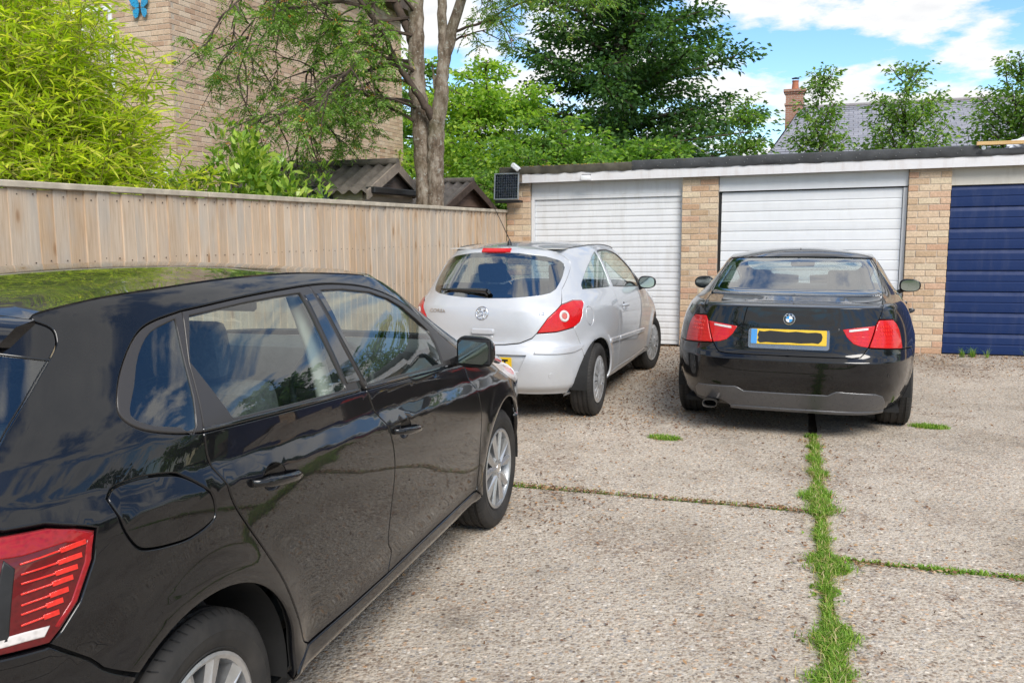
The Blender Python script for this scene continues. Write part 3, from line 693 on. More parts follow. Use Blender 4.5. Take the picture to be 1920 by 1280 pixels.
# pinnate leaves: leaflets in pairs along each rachis
LP = np.array(leafP); LD = unit(np.array(leafD)); n = len(LP); SD = unit(np.cross(LD, np.array([0, 0, 1.])+nrs.normal(scale=.3, size=(n, 3)))); PP = []; DD = []
for k in range(6):
    f = .03+.021*k; c0 = LP+LD*f-np.array([0, 0, 1.])*(f*f*2.2)
    for sg in (-1, 1): PP.append(c0); DD.append(LD*.55+sg*SD+np.array([0, 0, -.18]))
PP.append(LP+LD*.15-np.array([0, 0, .05])); DD.append(LD+np.array([0, 0, -.4]))
M_ROW = mat_leaf('rowan_leaf', [(0, (0.098, 0.195, 0.046)), (.35, (0.156, 0.286, 0.065)), (.7, (0.234, 0.377, 0.085)), (.93, (0.312, 0.455, 0.104)), (1, (0.468, 0.377, 0.091))], .45, .38)
link('crown', leaf_mesh('crown', np.concatenate(PP), np.concatenate(DD), .05, .017, .12), M_ROW, rowan)
mm = MB(); ber = [leafP[i] for i in rr.sample(range(n), min(n, 190))]
for c_ in ber:
    for k in range(rr.randint(5, 10)):
        q = np.array(c_)+np.array([rr.gauss(0, .022), rr.gauss(0, .022), rr.gauss(-.02, .014)]); mm.lathe([(0, .0075), (.0075, 0), (0, -.0075)], 5, 'Z', Matrix.Translation(q))
t = NT('orange_berry'); t.set(base=t.ramp(t.n('NewGeometry').outputs['Random Per Island'], [(0, (.42, .15, .02)), (1, (.62, .27, .04))]), rough=.35); tag(mm.build('berries', t.m, rowan, smooth=80), kind='stuff')

# ---- bamboo
bam = empty('bamboo_clump', (-3.7, 7.0, 0)); tag(bam, 'tall yellow-green bamboo clump rising above the fence', 'bamboo')
culms = []; LP = []; LD = []; rr = random.Random(31)
for k in range(190):
    bx, by = rr.uniform(-1.2, .66), rr.uniform(-.25, .75); hh = 3.1+1.25*rr.random()
    if bx > .2: hh = 3.2-1.2*(bx-.2)/.46+rr.uniform(-.3, .3)
    ln = rr.gauss(0, .22); lt = rr.gauss(-.1, .16); pts = []; rad = []
    for i in range(15):
        f = i/14; z = hh*(f-.16*f**4); pts.append((bx+ln*f**2.2*1.5, by+lt*f**2.2*1.5, z)); rad.append(.008*(1-.75*f))
    culms.append((pts, rad))
    for i in range(4, 15):
        if pts[i][2] < 1.2: continue
        for j in range(rr.randint(3, 5)):
            a = rr.uniform(0, 2*PI); tl = rr.uniform(.14, .34); d0 = np.array([math.cos(a), math.sin(a), rr.uniform(.15, .7)]); q0 = np.array(pts[i])+np.array([0, 0, rr.uniform(-.1, .1)])
            q1 = q0+unit(d0)*tl*.6; q2 = q1+unit(d0+np.array([0, 0, -.5]))*tl*.5; culms.append(([tuple(q0), tuple(q1), tuple(q2)], [.003, .0025, .0015]))
            for f in np.linspace(.2, 1, rr.randint(5, 9)):
                q = q0+(q1-q0)*min(1, f*1.8) if f < .55 else q1+(q2-q1)*(f-.55)/.45
                LP.append(q); LD.append(unit(unit(d0)*.8+np.array([rr.gauss(0, .7), rr.gauss(0, .7), rr.gauss(.05, .45)])))
M_BAM = mat_leaf('bamboo_leaf', [(0, (0.207, 0.299, 0.023)), (.3, (0.356, 0.460, 0.034)), (.65, (0.529, 0.598, 0.052)), (.92, (0.690, 0.678, 0.092)), (1, (0.750, 0.621, 0.196))], .45, .5, 1.7)
tube_np(culms, 5).build('culms', plain('bamboo_culm', (.26, .25, .06), .5, .2, 20), bam, smooth=60)
link('leaves', leaf_mesh('leaves', LP, LD, .13, .0175, .22, two=True), M_BAM, bam)

# ---- laurel shrub
def shrub(name, label, loc, rx, ry, rz, nl, L, W, M, seed, cat='shrub', bottom=.2, stems=16, droop=.1, shell=.55, group=None):
    rs = np.random.RandomState(seed); o = empty(name, loc); tag(o, label, cat, group)
    P = unit(rs.normal(size=(nl*2, 3))); P[:, 2] = np.abs(P[:, 2])*1.0-.15; P = P[P[:, 2] > -.12][:nl]
    lump = 1+.20*np.sin(P[:, 0]*5+seed)*np.cos(P[:, 1]*6+seed*2)+.16*np.sin(P[:, 2]*9+P[:, 0]*7)
    R = (shell+(1-shell)*rs.rand(len(P))**.5)*lump
    Q = P*R[:, None]*np.array([rx, ry, rz]); Q[:, 2] += bottom+rz*.1
    D = P*np.array([1, 1, 1])+np.array([0, 0, .55])+rs.normal(scale=.55, size=P.shape)
    # leaves in rosettes round shoot tips
    k = 5; Q = np.repeat(Q, k, 0)+rs.normal(scale=L*.22, size=(len(Q)*k, 3)); D = np.repeat(D, k, 0)+rs.normal(scale=.8, size=(len(D)*k, 3))
    sm = [([(rs.normal()*.1, rs.normal()*.1, 0), tuple(P[i]*.4*np.array([rx, ry, rz])+np.array([0, 0, bottom])), tuple(Q[i*k])], [.018, .012, .005]) for i in rs.choice(len(P), stems)]
    tube_np(sm, 5).build('stems', M_TWIG, o, smooth=60); link('leaves', leaf_mesh('leaves', Q, D, L, W, droop, rs), M, o); return o
M_LAU = mat_leaf('laurel_leaf', [(0, (0.110, 0.231, 0.031)), (.35, (0.220, 0.374, 0.050)), (.7, (0.374, 0.517, 0.072)), (1, (0.572, 0.660, 0.143))], .3, .28, 1.3, .5)
shrub('laurel_shrub', 'broad glossy yellow-green laurel shrub above the fence beside the bamboo', (-2.66, 8.45, 0), .95, .50, 2.06, 2300, .115, .042, M_LAU, 3, bottom=.25)
shrub('laurel_shrub', 'small glossy laurel in front of the corrugated shed', (-1.98, 8.90, 0), .30, .28, 1.80, 420, .10, .038, M_LAU, 4, bottom=.2)

# ---- broad trees behind the garages
def tree(name, label, loc, H, radf, nbr, nl, L, W, M, seed, z0=1.5, trunk=.16, tiers=None, upturn=.25, leafspread=.10, dropbr=0, group=None, jl=.3):
    """trunk + limbs; leaves in flat sprays along the limbs so that sky shows between the tiers"""
    rs = np.random.RandomState(seed); o = empty(name, loc); tag(o, label, 'tree', group)
    tp = [(rs.normal()*.04*i, rs.normal()*.04*i, H*i/8) for i in range(9)]; m = MB(); m.tube(tp, [trunk*(1-.85*i/8) for i in range(9)], 9); m.build('trunk', M_BARK, o, smooth=70)
    LP = []; LD = []; br = []
    zs = z0+(H-z0)*np.sort(rs.rand(nbr)**1.05)
    for b in range(nbr):
        z = zs[b]; R = radf((z-z0)/(H-z0))*rs.uniform(.72, 1.12); a = b*2.399+rs.uniform(-.4, .4)
        n = 8; pts = []; 
        for i in range(n+1):
            f = i/n; pts.append(np.array([math.cos(a+.25*f*rs.uniform(-1, 1))*R*f, math.sin(a)*R*f, z+R*(upturn*f**1.4-dropbr*f*f)+rs.normal()*.02]))
        br.append(([tuple(p) for p in pts], [trunk*.22*(1-.85*i/n)+.004 for i in range(n+1)]))
        k = int(nl/nbr*R/max(.3, radf(.3)))
        f = rs.rand(k)**.75; i0 = np.clip((f*n).astype(int), 0, n-1); P0 = np.array(pts); base = P0[i0]+(P0[i0+1]-P0[i0])*(f*n-i0)[:, None]
        lat = rs.normal(size=(k, 3))*np.array([1, 1, .32])*(leafspread+.22*R*(f*(1.15-f))[:, None]); Q = base+lat
        LP.append(Q); LD.append(unit(lat)*.7+np.array([math.cos(a), math.sin(a), .1])*.5+rs.normal(scale=jl, size=(k, 3)))
    tube_np(br, 5).build('limbs', M_TWIG, o, smooth=60)
    link('crown', leaf_mesh('crown', np.concatenate(LP), np.concatenate(LD), L, W, .2, rs), M, o); return o
M_DARK = mat_leaf('dark_tree_leaf', [(0, (0.032, 0.081, 0.030)), (.5, (0.061, 0.135, 0.046)), (.9, (0.108, 0.209, 0.061)), (1, (0.203, 0.338, 0.088))], .5, .35, 1.5)
M_MID = mat_leaf('mid_green_leaf', [(0, (0.081, 0.175, 0.037)), (.5, (0.156, 0.294, 0.057)), (.9, (0.263, 0.413, 0.081)), (1, (0.450, 0.575, 0.125))], .5, .45, 1.5)
M_LIME = mat_leaf('fresh_green_leaf', [(0, (0.138, 0.275, 0.044)), (.5, (0.263, 0.425, 0.062)), (1, (0.475, 0.600, 0.112))], .5, .48, 1.5)
M_PEAR = mat_leaf('pear_leaf', [(0, (0.085, 0.182, 0.044)), (.5, (0.169, 0.299, 0.065)), (.9, (0.273, 0.403, 0.098)), (1, (0.429, 0.546, 0.156))], .4, .4, 1.5)
tree('dark_hornbeam', 'large dark green layered tree filling the middle behind the garages', (2.75, 21.5, 0), 10.5, lambda f: 3.7*(1-f)**.85+.2, 92, 76000, .13, .085, M_DARK, 5, z0=2.0, trunk=.28, upturn=.22, leafspread=.13)
tree('lime_hazel', 'bright lime-green spreading tree between the forked trunk and the dark tree', (-.55, 19.5, 0), 5.1, lambda f: 2.5*(1-f)**.6+.2, 52, 24000, .115, .075, M_LIME, 6, z0=1.3, trunk=.12, upturn=.3)  # leaves are lime green by their own colour
tree('green_hazel', 'mid-green bushy tree over the left end of the garage roof', (.75, 17.6, 0), 3.7, lambda f: 2.3*(1-f)**.55+.2, 50, 24000, .105, .07, M_MID, 8, z0=1.2, trunk=.10, upturn=.25)
tree('green_hazel', 'fresh green sapling with light tips in front of the dark tree', (2.9, 17.9, 0), 3.25, lambda f: 1.6*(1-f)**.6+.15, 36, 8000, .12, .08, M_MID, 9, z0=1.2, trunk=.07, upturn=.4)
tree('thin_willow', 'thin loose light-green tree at the right edge of the dark tree', (4.95, 18.6, 0), 4.3, lambda f: .48*(1-f)**.5+.12, 40, 3600, .10, .045, M_MID, 10, z0=1.6, trunk=.05, upturn=.3, dropbr=.1)
tree('back_tree', 'mid-green tree seen beyond the forked trunk', (-2.6, 26, 0), 6.3, lambda f: 2.2*(1-f)**.5+.3, 40, 9000, .2, .13, M_MID, 12, z0=1.5, trunk=.2)
M_PR = 'young pear trees behind the garages'
tree('pear_tree', 'narrow young pear tree beside the brick chimney', (5.98, 17.0, 0), 4.5, lambda f: .52*(1-f)**.45+.10, 50, 5600, .095, .055, M_PEAR, 13, z0=1.4, trunk=.05, upturn=.9, leafspread=.07, group=M_PR)
tree('pear_tree', 'wide many-stemmed young pear tree in front of the slate roof', (7.62, 17.0, 0), 4.5, lambda f: .82*(1-f)**.35+.12, 64, 9000, .095, .056, M_PEAR, 14, z0=1.4, trunk=.06, upturn=.75, leafspread=.08, group=M_PR)
tree('pear_tree', 'young pear tree cut by the right edge of the picture', (9.8, 17.0, 0), 4.75, lambda f: .98*(1-f)**.4+.12, 66, 11000, .095, .056, M_PEAR, 15, z0=1.4, trunk=.06, upturn=.7, leafspread=.08, group=M_PR)
# trees of the yard's other sides, seen only in the car windows and paint
tree('yard_edge_tree', 'broad dark tree beyond the garages to the right of the picture', (12.6, 15.0, 0), 7.4, lambda f: 3.3*(1-f)**.5+.3, 46, 11000, .28, .18, M_DARK, 16, z0=1.2, trunk=.25)
tree('yard_edge_tree', 'tall mid-green tree at the right side of the yard', (16.5, 11.5, 0), 6.6, lambda f: 3.2*(1-f)**.5+.3, 46, 10000, .28, .18, M_MID, 17, z0=1.0, trunk=.25)
tree('yard_edge_tree', 'spreading dark tree near the yard entrance', (14.5, 2.5, 0), 4.6, lambda f: 3.0*(1-f)**.5+.3, 42, 9000, .26, .17, M_DARK, 18, z0=1.0, trunk=.22)
tree('entrance_birch', 'loose open tree behind the photographer', (-5.5, -4.6, 0), 8.2, lambda f: 2.6*(1-f)**.45+.3, 46, 9000, .12, .08, M_MID, 19, z0=3.0, trunk=.14, dropbr=.2)

# ---- far house with the slate roof and chimney
H2 = Vector((9.3, 32.0, 0)); h2 = empty('slate_roof_house', tuple(H2), -PHI); tag(h2, 'distant brick house with a grey slate roof and brick chimney', 'house')
t = NT('slate'); v = t.coords('Object'); br = t.n('TexBrick', {'Vector': t.n('Mapping', {'Vector': v, 'Scale': (1, 1, 1)}).outputs[0], 'Scale': 1.0, 'Color1': (.24, .245, .28, 1), 'Color2': (.31, .31, .345, 1), 'Mortar': (.12, .12, .14, 1), 'Mortar Size': .012, 'Brick Width': .33, 'Row Height': .22})
t.set(base=t.mixc(1, br.outputs[0], t.ramp(t.noise(v, 2, 5), [(.3, (.85,)*3), (.7, (1.15,)*3)]), 'MULTIPLY'), rough=.6); t.bump(br.outputs[1], .5, .02); M_SLATE = t.m
RL, RUN, ZE, ZR = 14.0, 4.6, 4.22, 6.42
roof = empty('roof', (0, 0, 0), 0, h2)
# slates: rows of slightly tilted courses, real steps
nrow = 22; V = []; F = []
for i in range(nrow):
    f0, f1 = i/nrow, (i+1)/nrow; x0, x1 = .95*f0**.8, .95*f1**.8
    y0, y1 = RUN*f0, RUN*f1; z0, z1 = ZE+(ZR-ZE)*f0, ZE+(ZR-ZE)*f1; o = len(V)
    V += [(x0, y0, z0+.03), (RL, y0, z0+.03), (RL, y1, z1+.006), (x1, y1, z1+.006), (x0, y0, z0), (RL, y0, z0)]; F += [(o, o+1, o+2, o+3), (o+4, o+5, o+1, o)]
m = MB(); m.add(V, F); m.build('slate_courses', M_SLATE, roof)
m = MB(); m.add([(RL, RUN, ZR), (.95, RUN, ZR), (0, 2*RUN, ZE), (RL, 2*RUN, ZE)], [(0, 1, 2, 3)]); m.add([(0, 0, ZE), (.95, RUN, ZR), (0, 2*RUN, ZE)], [(0, 1, 2)]); m.build('back_slope', M_SLATE, roof)
m = MB(); m.tube([(.9, RUN, ZR+.03), (RL, RUN, ZR+.03)], .08, 8); m.build('ridge_tiles', plain('ridge_tile', (.26, .24, .24), .8, .15), roof, smooth=60)
t = NT('red_brick_far'); v = t.coords('Object'); br = t.n('TexBrick', {'Vector': t.n('Mapping', {'Vector': v, 'Rotation': (PI/2, 0, 0)}).outputs[0], 'Scale': 1.0, 'Color1': (.30, .13, .085, 1), 'Color2': (.38, .18, .115, 1), 'Mortar': (.36, .30, .25, 1), 'Mortar Size': .010, 'Brick Width': .225, 'Row Height': .075}); t.set(base=br.outputs[0], rough=.9); M_RED = t.m
m = MB(); m.box((.25, .25, 0), (RL-.2, 2*RUN-.25, ZE-.06)); m.build('wall', M_RED, h2)
m = MB(); m.tube([(.0, -.06, ZE-.05), (RL, -.06, ZE-.05)], .07, 8); m.build('gutter', M_BLACKP, h2, smooth=60)
ch = empty('chimney', (.72, RUN+.15, 0), 0, h2)
m = MB(); m.box((-.34, -.34, ZE), (.34, .34, 7.0)); m.box((-.38, -.38, 6.55), (.38, .38, 6.63)); m.box((-.38, -.38, 7.0), (.38, .38, 7.08)); m.box((-.43, -.43, 7.08), (.43, .43, 7.18)); m.build('stack', M_RED, ch)
m = MB(); m.lathe([(.0, 7.12), (.15, 7.12), (.12, 7.5), (.135, 7.52), (.135, 7.56), (0, 7.56)], 12, 'Z'); m.build('pot', plain('terracotta', (.40, .15, .08), .8, .15), ch, smooth=40)
m = MB(); m.lathe([(0, 7.70), (.16, 7.66), (.15, 7.64)], 10, 'Z'); m.tube([(.1, 0, 7.5), (.1, 0, 7.66)], .012, 5); m.tube([(-.1, 0, 7.5), (-.1, 0, 7.66)], .012, 5); m.build('cowl', M_BLACKP, ch)
h3 = empty('red_brick_house', (5.6, 40, 0), -PHI); tag(h3, 'red brick house glimpsed through the dark tree', 'house')
m = MB(); m.box((0, 0, 0), (4.0, 6, 4.6)); m.build('wall', M_RED, h3)
m = MB(); m.prism([(-.3, 4.5), (4.3, 4.5), (2, 5.6)], -.2, 6.2, 'Y'); m.build('roof', M_SLATE, h3)

# ------------------------------------------------------------------ grass in the joints, tufts, litter
M_GRASS = mat_leaf('grass_blade', [(0, (.13, .26, .03)), (.45, (.22, .39, .05)), (.8, (.31, .47, .07)), (.92, (.40, .49, .10)), (1, (.60, .50, .25))], .5, .4, 1.1)
def blades(name, label, pts, hmin, hmax, seed, M=None, wd=.0045, lean=.5):
    rs = np.random.RandomState(seed); P = np.array(pts); n = len(P); z = np.array([ground_z(a, b) for a, b in P])
    B = np.column_stack([P, z-.012]); hh = rs.uniform(hmin, hmax, n)[:, None]; a = rs.uniform(0, 2*PI, n); dr = np.column_stack([np.cos(a), np.sin(a), 0*a]); sd = np.column_stack([-np.sin(a), np.cos(a), 0*a])
    ln = (rs.rand(n)*lean+.1)[:, None]; up = np.array([0, 0, 1.]); mid = B+up*hh*.6+dr*hh*ln*.35; tip = B+up*hh*(1-ln*.35)+dr*hh*ln*1.1; w_ = wd*rs.uniform(.6, 1.3, n)[:, None]
    V = np.stack([B-sd*w_/2, B+sd*w_/2, mid+sd*w_*.45, tip, mid-sd*w_*.45], 1).reshape(-1, 3); i = np.arange(n)[:, None]*5
    me = quick_mesh(name, V, np.concatenate([i+[[0, 1, 2]], i+[[0, 2, 4]], i+[[4, 2, 3]]], 0), True)
    o = link(name, me, M or M_GRASS); tag(o, label, 'grass', kind='stuff'); return o
def strip(a0, b0, a1, b1, wfun, n, seed):
    rs = np.random.RandomState(seed); f = rs.rand(n); wv = np.array([wfun(x) for x in f]); wv = wv*np.clip(.75+.5*np.sin(f*31+seed)+.45*np.sin(f*74+2*seed), .3, 1.45); keep = rs.rand(n) < np.clip(wv/.08, .15, 1)
    f = f[keep]; wv = wv[keep]; off = (rs.normal(scale=.34, size=len(f))+.12*np.sin(f*90)+.10*np.sin(f*37+2))*wv
    dx, dy = a1-a0, b1-b0; L = math.hypot(dx, dy); A = a0+dx*f-dy/L*off; B = b0+dy*f+dx/L*off
    return [skew(a, b) for a, b in zip(A, B)]
def wv_main(f):
    b = 2.2+f*4.45; w_ = .063+.018*math.sin(b*5.1)+.016*math.sin(b*11.3+1)+.012*math.sin(b*23.7)
    if 3.0 < b < 3.55: w_ += .022
    if 4.5 < b < 5.1: w_ += .02
    return w_*(1 if b < 6.3 else .75)
blades('joint_grass', 'bright green grass growing along the joint between the concrete slabs', strip(.07, 2.2, .07, 6.65, wv_main, 30000, 1), .014, .055, 2, lean=1.1)
M_STRAW = mat_leaf('dry_straw', [(0, (.34, .24, .10)), (.6, (.52, .42, .20)), (1, (.62, .55, .33))], .7, .2, 1.0)
blades('joint_straw', 'dry straw-coloured stalks mixed into the grass joint', strip(.07, 2.2, .07, 6.5, lambda f: .075, 1700, 21), .02, .075, 22, M=M_STRAW, wd=.0028, lean=1.6)
blades('joint_clover', 'broad low weeds in the grass joint', strip(.07, 2.3, .07, 6.6, lambda f: .07, 900, 23), .012, .03, 24, wd=.014, lean=1.4)
def wv_r(f): return .034+.01*math.sin(f*22)
blades('joint_weeds', 'low dark green weeds in the crosswise joint on the right', strip(.1, 4.14, 4.3, 4.14, wv_r, 9500, 3), .012, .034, 4, wd=.008, lean=.9)
def wv_l(f): return .026 if (f < .10 or .12 < f < .16 or .34 < f < .37 or .82 < f < .86 or .88 < f < .93 or f > .96) else .0004
blades('joint_tufts', 'sparse grass tufts along the crosswise joint on the left', strip(-1.75, 4.83, .02, 4.83, wv_l, 3000, 5), .012, .04, 6)
def disc(x, y, rx, ry, n, seed):
    rs = np.random.RandomState(seed); r = np.sqrt(rs.rand(n))*(.7+.3*rs.rand(n)); a = rs.rand(n)*2*PI; return [(x+rx*c*math.cos(PHI)+ry*s_*math.sin(PHI), y-rx*c*math.sin(PHI)+ry*s_*math.cos(PHI)) for c, s_ in zip(r*np.cos(a), r*np.sin(a))]
blades('grass_tuft', 'small round grass tuft on the concrete behind the black saloon', disc(1.128, 6.207, .14, .07, 1100, 7), .02, .05, 8)
blades('grass_tuft', 'grass tuft beside the rear tyre of the black saloon', disc(3.24, 6.54, .16, .08, 1300, 9), .02, .05, 10)
wd_ = []
rs = np.random.RandomState(77)
for k in range(7): wd_ += disc(*(gpt(.62+.13*k*rs.rand(), -.10-.12*rs.rand(), 0).xy), .02, .02, 40, 80+k)
blades('door_weeds', 'thin dry weeds at the foot of the navy door', wd_, .03, .16, 12, lean=.6, wd=.003)
blades('wall_grass', 'patchy grass at the foot of the garages between the cars', disc(*(gpt(-3.0, -.75, 0).xy), .22, .10, 500, 13), .015, .04, 14)
M_LIT = NT('leaf_litter'); t = M_LIT; t.set(base=t.ramp(t.n('NewGeometry').outputs['Random Per Island'], [(0, (.10, .05, .028)), (.4, (.20, .10, .052)), (.75, (.33, .19, .09)), (1, (.46, .33, .20))]), rough=.9); M_LIT = t.m
rs = np.random.RandomState(42); pts = []
for _ in range(5200): s_ = rs.uniform(-4.8, 2.6); pts.append(tuple(gpt(s_, -abs(rs.normal(scale=.55))-.02, 0).xy))
for _ in range(2200): pts.append((rs.normal(1.75, .42), rs.normal(8.9, .8)))
for _ in range(1300): pts.append((rs.normal(1.0, .5), rs.normal(7.2, .6)))
for _ in range(480): pts.append(skew(rs.uniform(-1.8, 0), 4.82+rs.normal(scale=.018)))
for _ in range(260): pts.append(skew(rs.uniform(.1, 1.9), 4.10+rs.normal(scale=.02)))
for _ in range(500): pts.append(skew(.07+rs.normal(scale=.13), rs.uniform(2.3, 6.6)))
for _ in range(260): pts.append((rs.normal(.25, .2), rs.normal(4.75, .3)))
for _ in range(1500): pts.append((rs.uniform(-1, 6), rs.uniform(2.5, 10)))
P = np.array(pts); z = np.array([ground_z(a, b) for a, b in P]); P = np.column_stack([P, z+.005+rs.rand(len(P))*.006]); D = rs.normal(size=P.shape)*np.array([1, 1, .16])
me = leaf_mesh('leaf_litter', P, D, .026, .012, .0, rs); lo = link('leaf_litter', me, M_LIT); tag(lo, 'dry brown leaf litter scattered over the concrete', 'litter', kind='stuff')
# ------------------------------------------------------------------ car surfaces
def pchip(xs,ys):
    xs=np.array(xs,float); ys=np.array(ys,float); h=np.diff(xs); d=np.diff(ys)/h
    m=np.zeros(len(xs))
    for i in range(1,len(xs)-1):
        if d[i-1]*d[i]>0:
            w1,w2=2*h[i]+h[i-1],h[i]+2*h[i-1]; m[i]=(w1+w2)/(w1/d[i-1]+w2/d[i])
    m[0],m[-1]=d[0],d[-1]
    def f(q):
        q=np.clip(q,xs[0],xs[-1]); i=np.clip(np.searchsorted(xs,q)-1,0,len(h)-1)
        t=(q-xs[i])/h[i]; t2,t3=t*t,t*t*t
        return (2*t3-3*t2+1)*ys[i]+(t3-2*t2+t)*h[i]*m[i]+(3*t2-2*t3)*ys[i+1]+(t3-t2)*h[i]*m[i+1]
    return f
def table(pts,corners=(),sm=.006,n=3000):
    """smooth table through pts, kinks allowed at the given abscissae"""
    xs=[p[0] for p in pts]; lo,hi=xs[0],xs[-1]
    g=np.linspace(lo-.05,hi+.05,n); out=np.zeros(n)
    cuts=[lo]+sorted(corners)+[hi]
    for a,b in zip(cuts[:-1],cuts[1:]):
        seg=[p for p in pts if a-1e-9<=p[0]<=b+1e-9]
        f=pchip(*zip(*seg)); m=(g>=a)&(g<=b) if b<hi else (g>=a)
        if a==lo: m|=g<a
        out[m]=f(g[m])
    k=max(1,int(sm/(g[1]-g[0]))); ker=np.ones(2*k+1)/(2*k+1)
    for _ in range(2): out=np.convolve(np.pad(out,k,mode='edge'),ker,mode='valid')
    return lambda q: np.interp(q,g,out)
class Car: 
    def __init__(s,hw,yr,yf,nr,nf,yc,shear=lambda y,z:0*z,bump=lambda y,z:0*z):
        s.hw,s.yr,s.yf,s.nr,s.nf,s.yc,s.shear,s.bump=hw,yr,yf,nr,nf,yc,shear,bump
    def XY(s,q,z):
        """q 0 rear centre ..1 rear corner .. 2 widest .. 3 front corner .. 4 front centre"""
        q=np.asarray(q,float); z=np.asarray(z,float)
        front=q>2; qq=np.where(front,4-q,q)
        X=np.where(qq<=1,qq,1.0); Y=np.where(qq<=1,1.0,2-qq)
        X=np.maximum(X,1e-9); Y=np.maximum(Y,1e-9)
        n=np.where(front,s.nf(z),s.nr(z))
        r=(X**n+Y**n)**(-1/n)
        X,Y=X*r,Y*r
        y=np.where(front, s.yc+(s.yf(z)-s.yc)*Y, s.yc-(s.yc-s.yr(z))*Y)
        zz=z+s.shear(y,z)
        x=s.hw(zz)*X
        return x+s.bump(y,z)*X, y
    def P(s,q,z):
        x,y=s.XY(q,z); return np.stack([x,y,np.asarray(z,float)+0*x],-1)
    def N(s,q,z):
        e=1e-3
        a=s.P(q+e,z)-s.P(q-e,z); b=s.P(q,z+e)-s.P(q,z-e)
        n=np.cross(a,b); return n/np.linalg.norm(n,axis=-1,keepdims=True)
    def q_of_y(s,y,z):
        front=y>s.yc
        Y=np.where(front,(y-s.yc)/(s.yf(z)-s.yc),(s.yc-y)/(s.yc-s.yr(z)))
        Y=np.clip(Y,0,.99999); n=np.where(front,s.nf(z),s.nr(z)); X=(1-Y**n)**(1/n)
        q=np.where(X>=Y,2-Y/X,X/Y); return np.where(front,4-q,q)
    def q_of_x(s,x,z,front=False):
        y=np.full_like(np.asarray(z,float),s.yc)
        X=np.clip(x/s.hw(z),0,.99999); 
        n=s.nf(z) if front else s.nr(z); Y=(1-X**n)**(1/n)
        q=np.where(X>=Y,2-Y/X,X/Y); return 4-q if front else q
    def F(s,x,y,z):
        front=y>s.yc
        Y=np.where(front,(y-s.yc)/(s.yf(z)-s.yc),(s.yc-y)/(s.yc-s.yr(z)))
        X=np.abs(x)/(s.hw(z+s.shear(y,z))+s.bump(y,z)); n=np.where(front,s.nf(z),s.nr(z))
        return np.abs(X)**n+np.abs(Y)**n-1
def lin(*p):
    a, b = zip(*p); return lambda z: np.interp(z, a, b)
sst = lambda t_: np.clip(t_, 0, 1)**2*(3-2*np.clip(t_, 0, 1))
def flare(ws, r0, amp, wd=.07):
    def b(y, z):
        o = 0*z
        for yc, zc in ws:
            r = np.hypot(y-yc, z-zc); o = o+amp*np.exp(-((r-r0)/wd)**2)*sst((z-.15)/.15)
        return o
    return b
def inpoly(P, poly):
    x, y = P[:, 0], P[:, 1]; ins = np.zeros(len(P), bool); a = poly; b = np.roll(poly, -1, 0)
    for (x0, y0), (x1, y1) in zip(a, b):
        if y0 == y1: continue
        c_ = ((y0 > y) != (y1 > y)) & (x < (x1-x0)*(y-y0)/(y1-y0)+x0); ins ^= c_
    return ins
def dens(poly, d=.03, closed=True):
    out = []; n = len(poly)
    for i in range(n if closed else n-1):
        a, b = np.array(poly[i]), np.array(poly[(i+1) % n]); k = max(1, int(np.linalg.norm(b-a)/d))
        for j in range(k): out.append(a+(b-a)*j/k)
    if not closed: out.append(np.array(poly[-1]))
    return np.array(out)
def crv(pts, n=6):
    """smooth open curve through the points"""
    return [tuple(p) for p in spl(pts, n)]
def area(p): x, y = p[:, 0], p[:, 1]; return .5*np.sum(x*np.roll(y, -1)-y*np.roll(x, -1))
def inset(poly, d):
    p = poly if area(poly) > 0 else poly[::-1]
    e = np.roll(p, -1, 0)-p; e /= np.maximum(1e-9, np.linalg.norm(e, axis=1, keepdims=True)); nrm = np.column_stack([-e[:, 1], e[:, 0]])
    a, b = np.roll(nrm, 1, 0), nrm; m_ = a+b; k = np.sum(m_*m_, 1, keepdims=True); m_ = 2*m_/np.maximum(k, .8)
    return p+m_*d
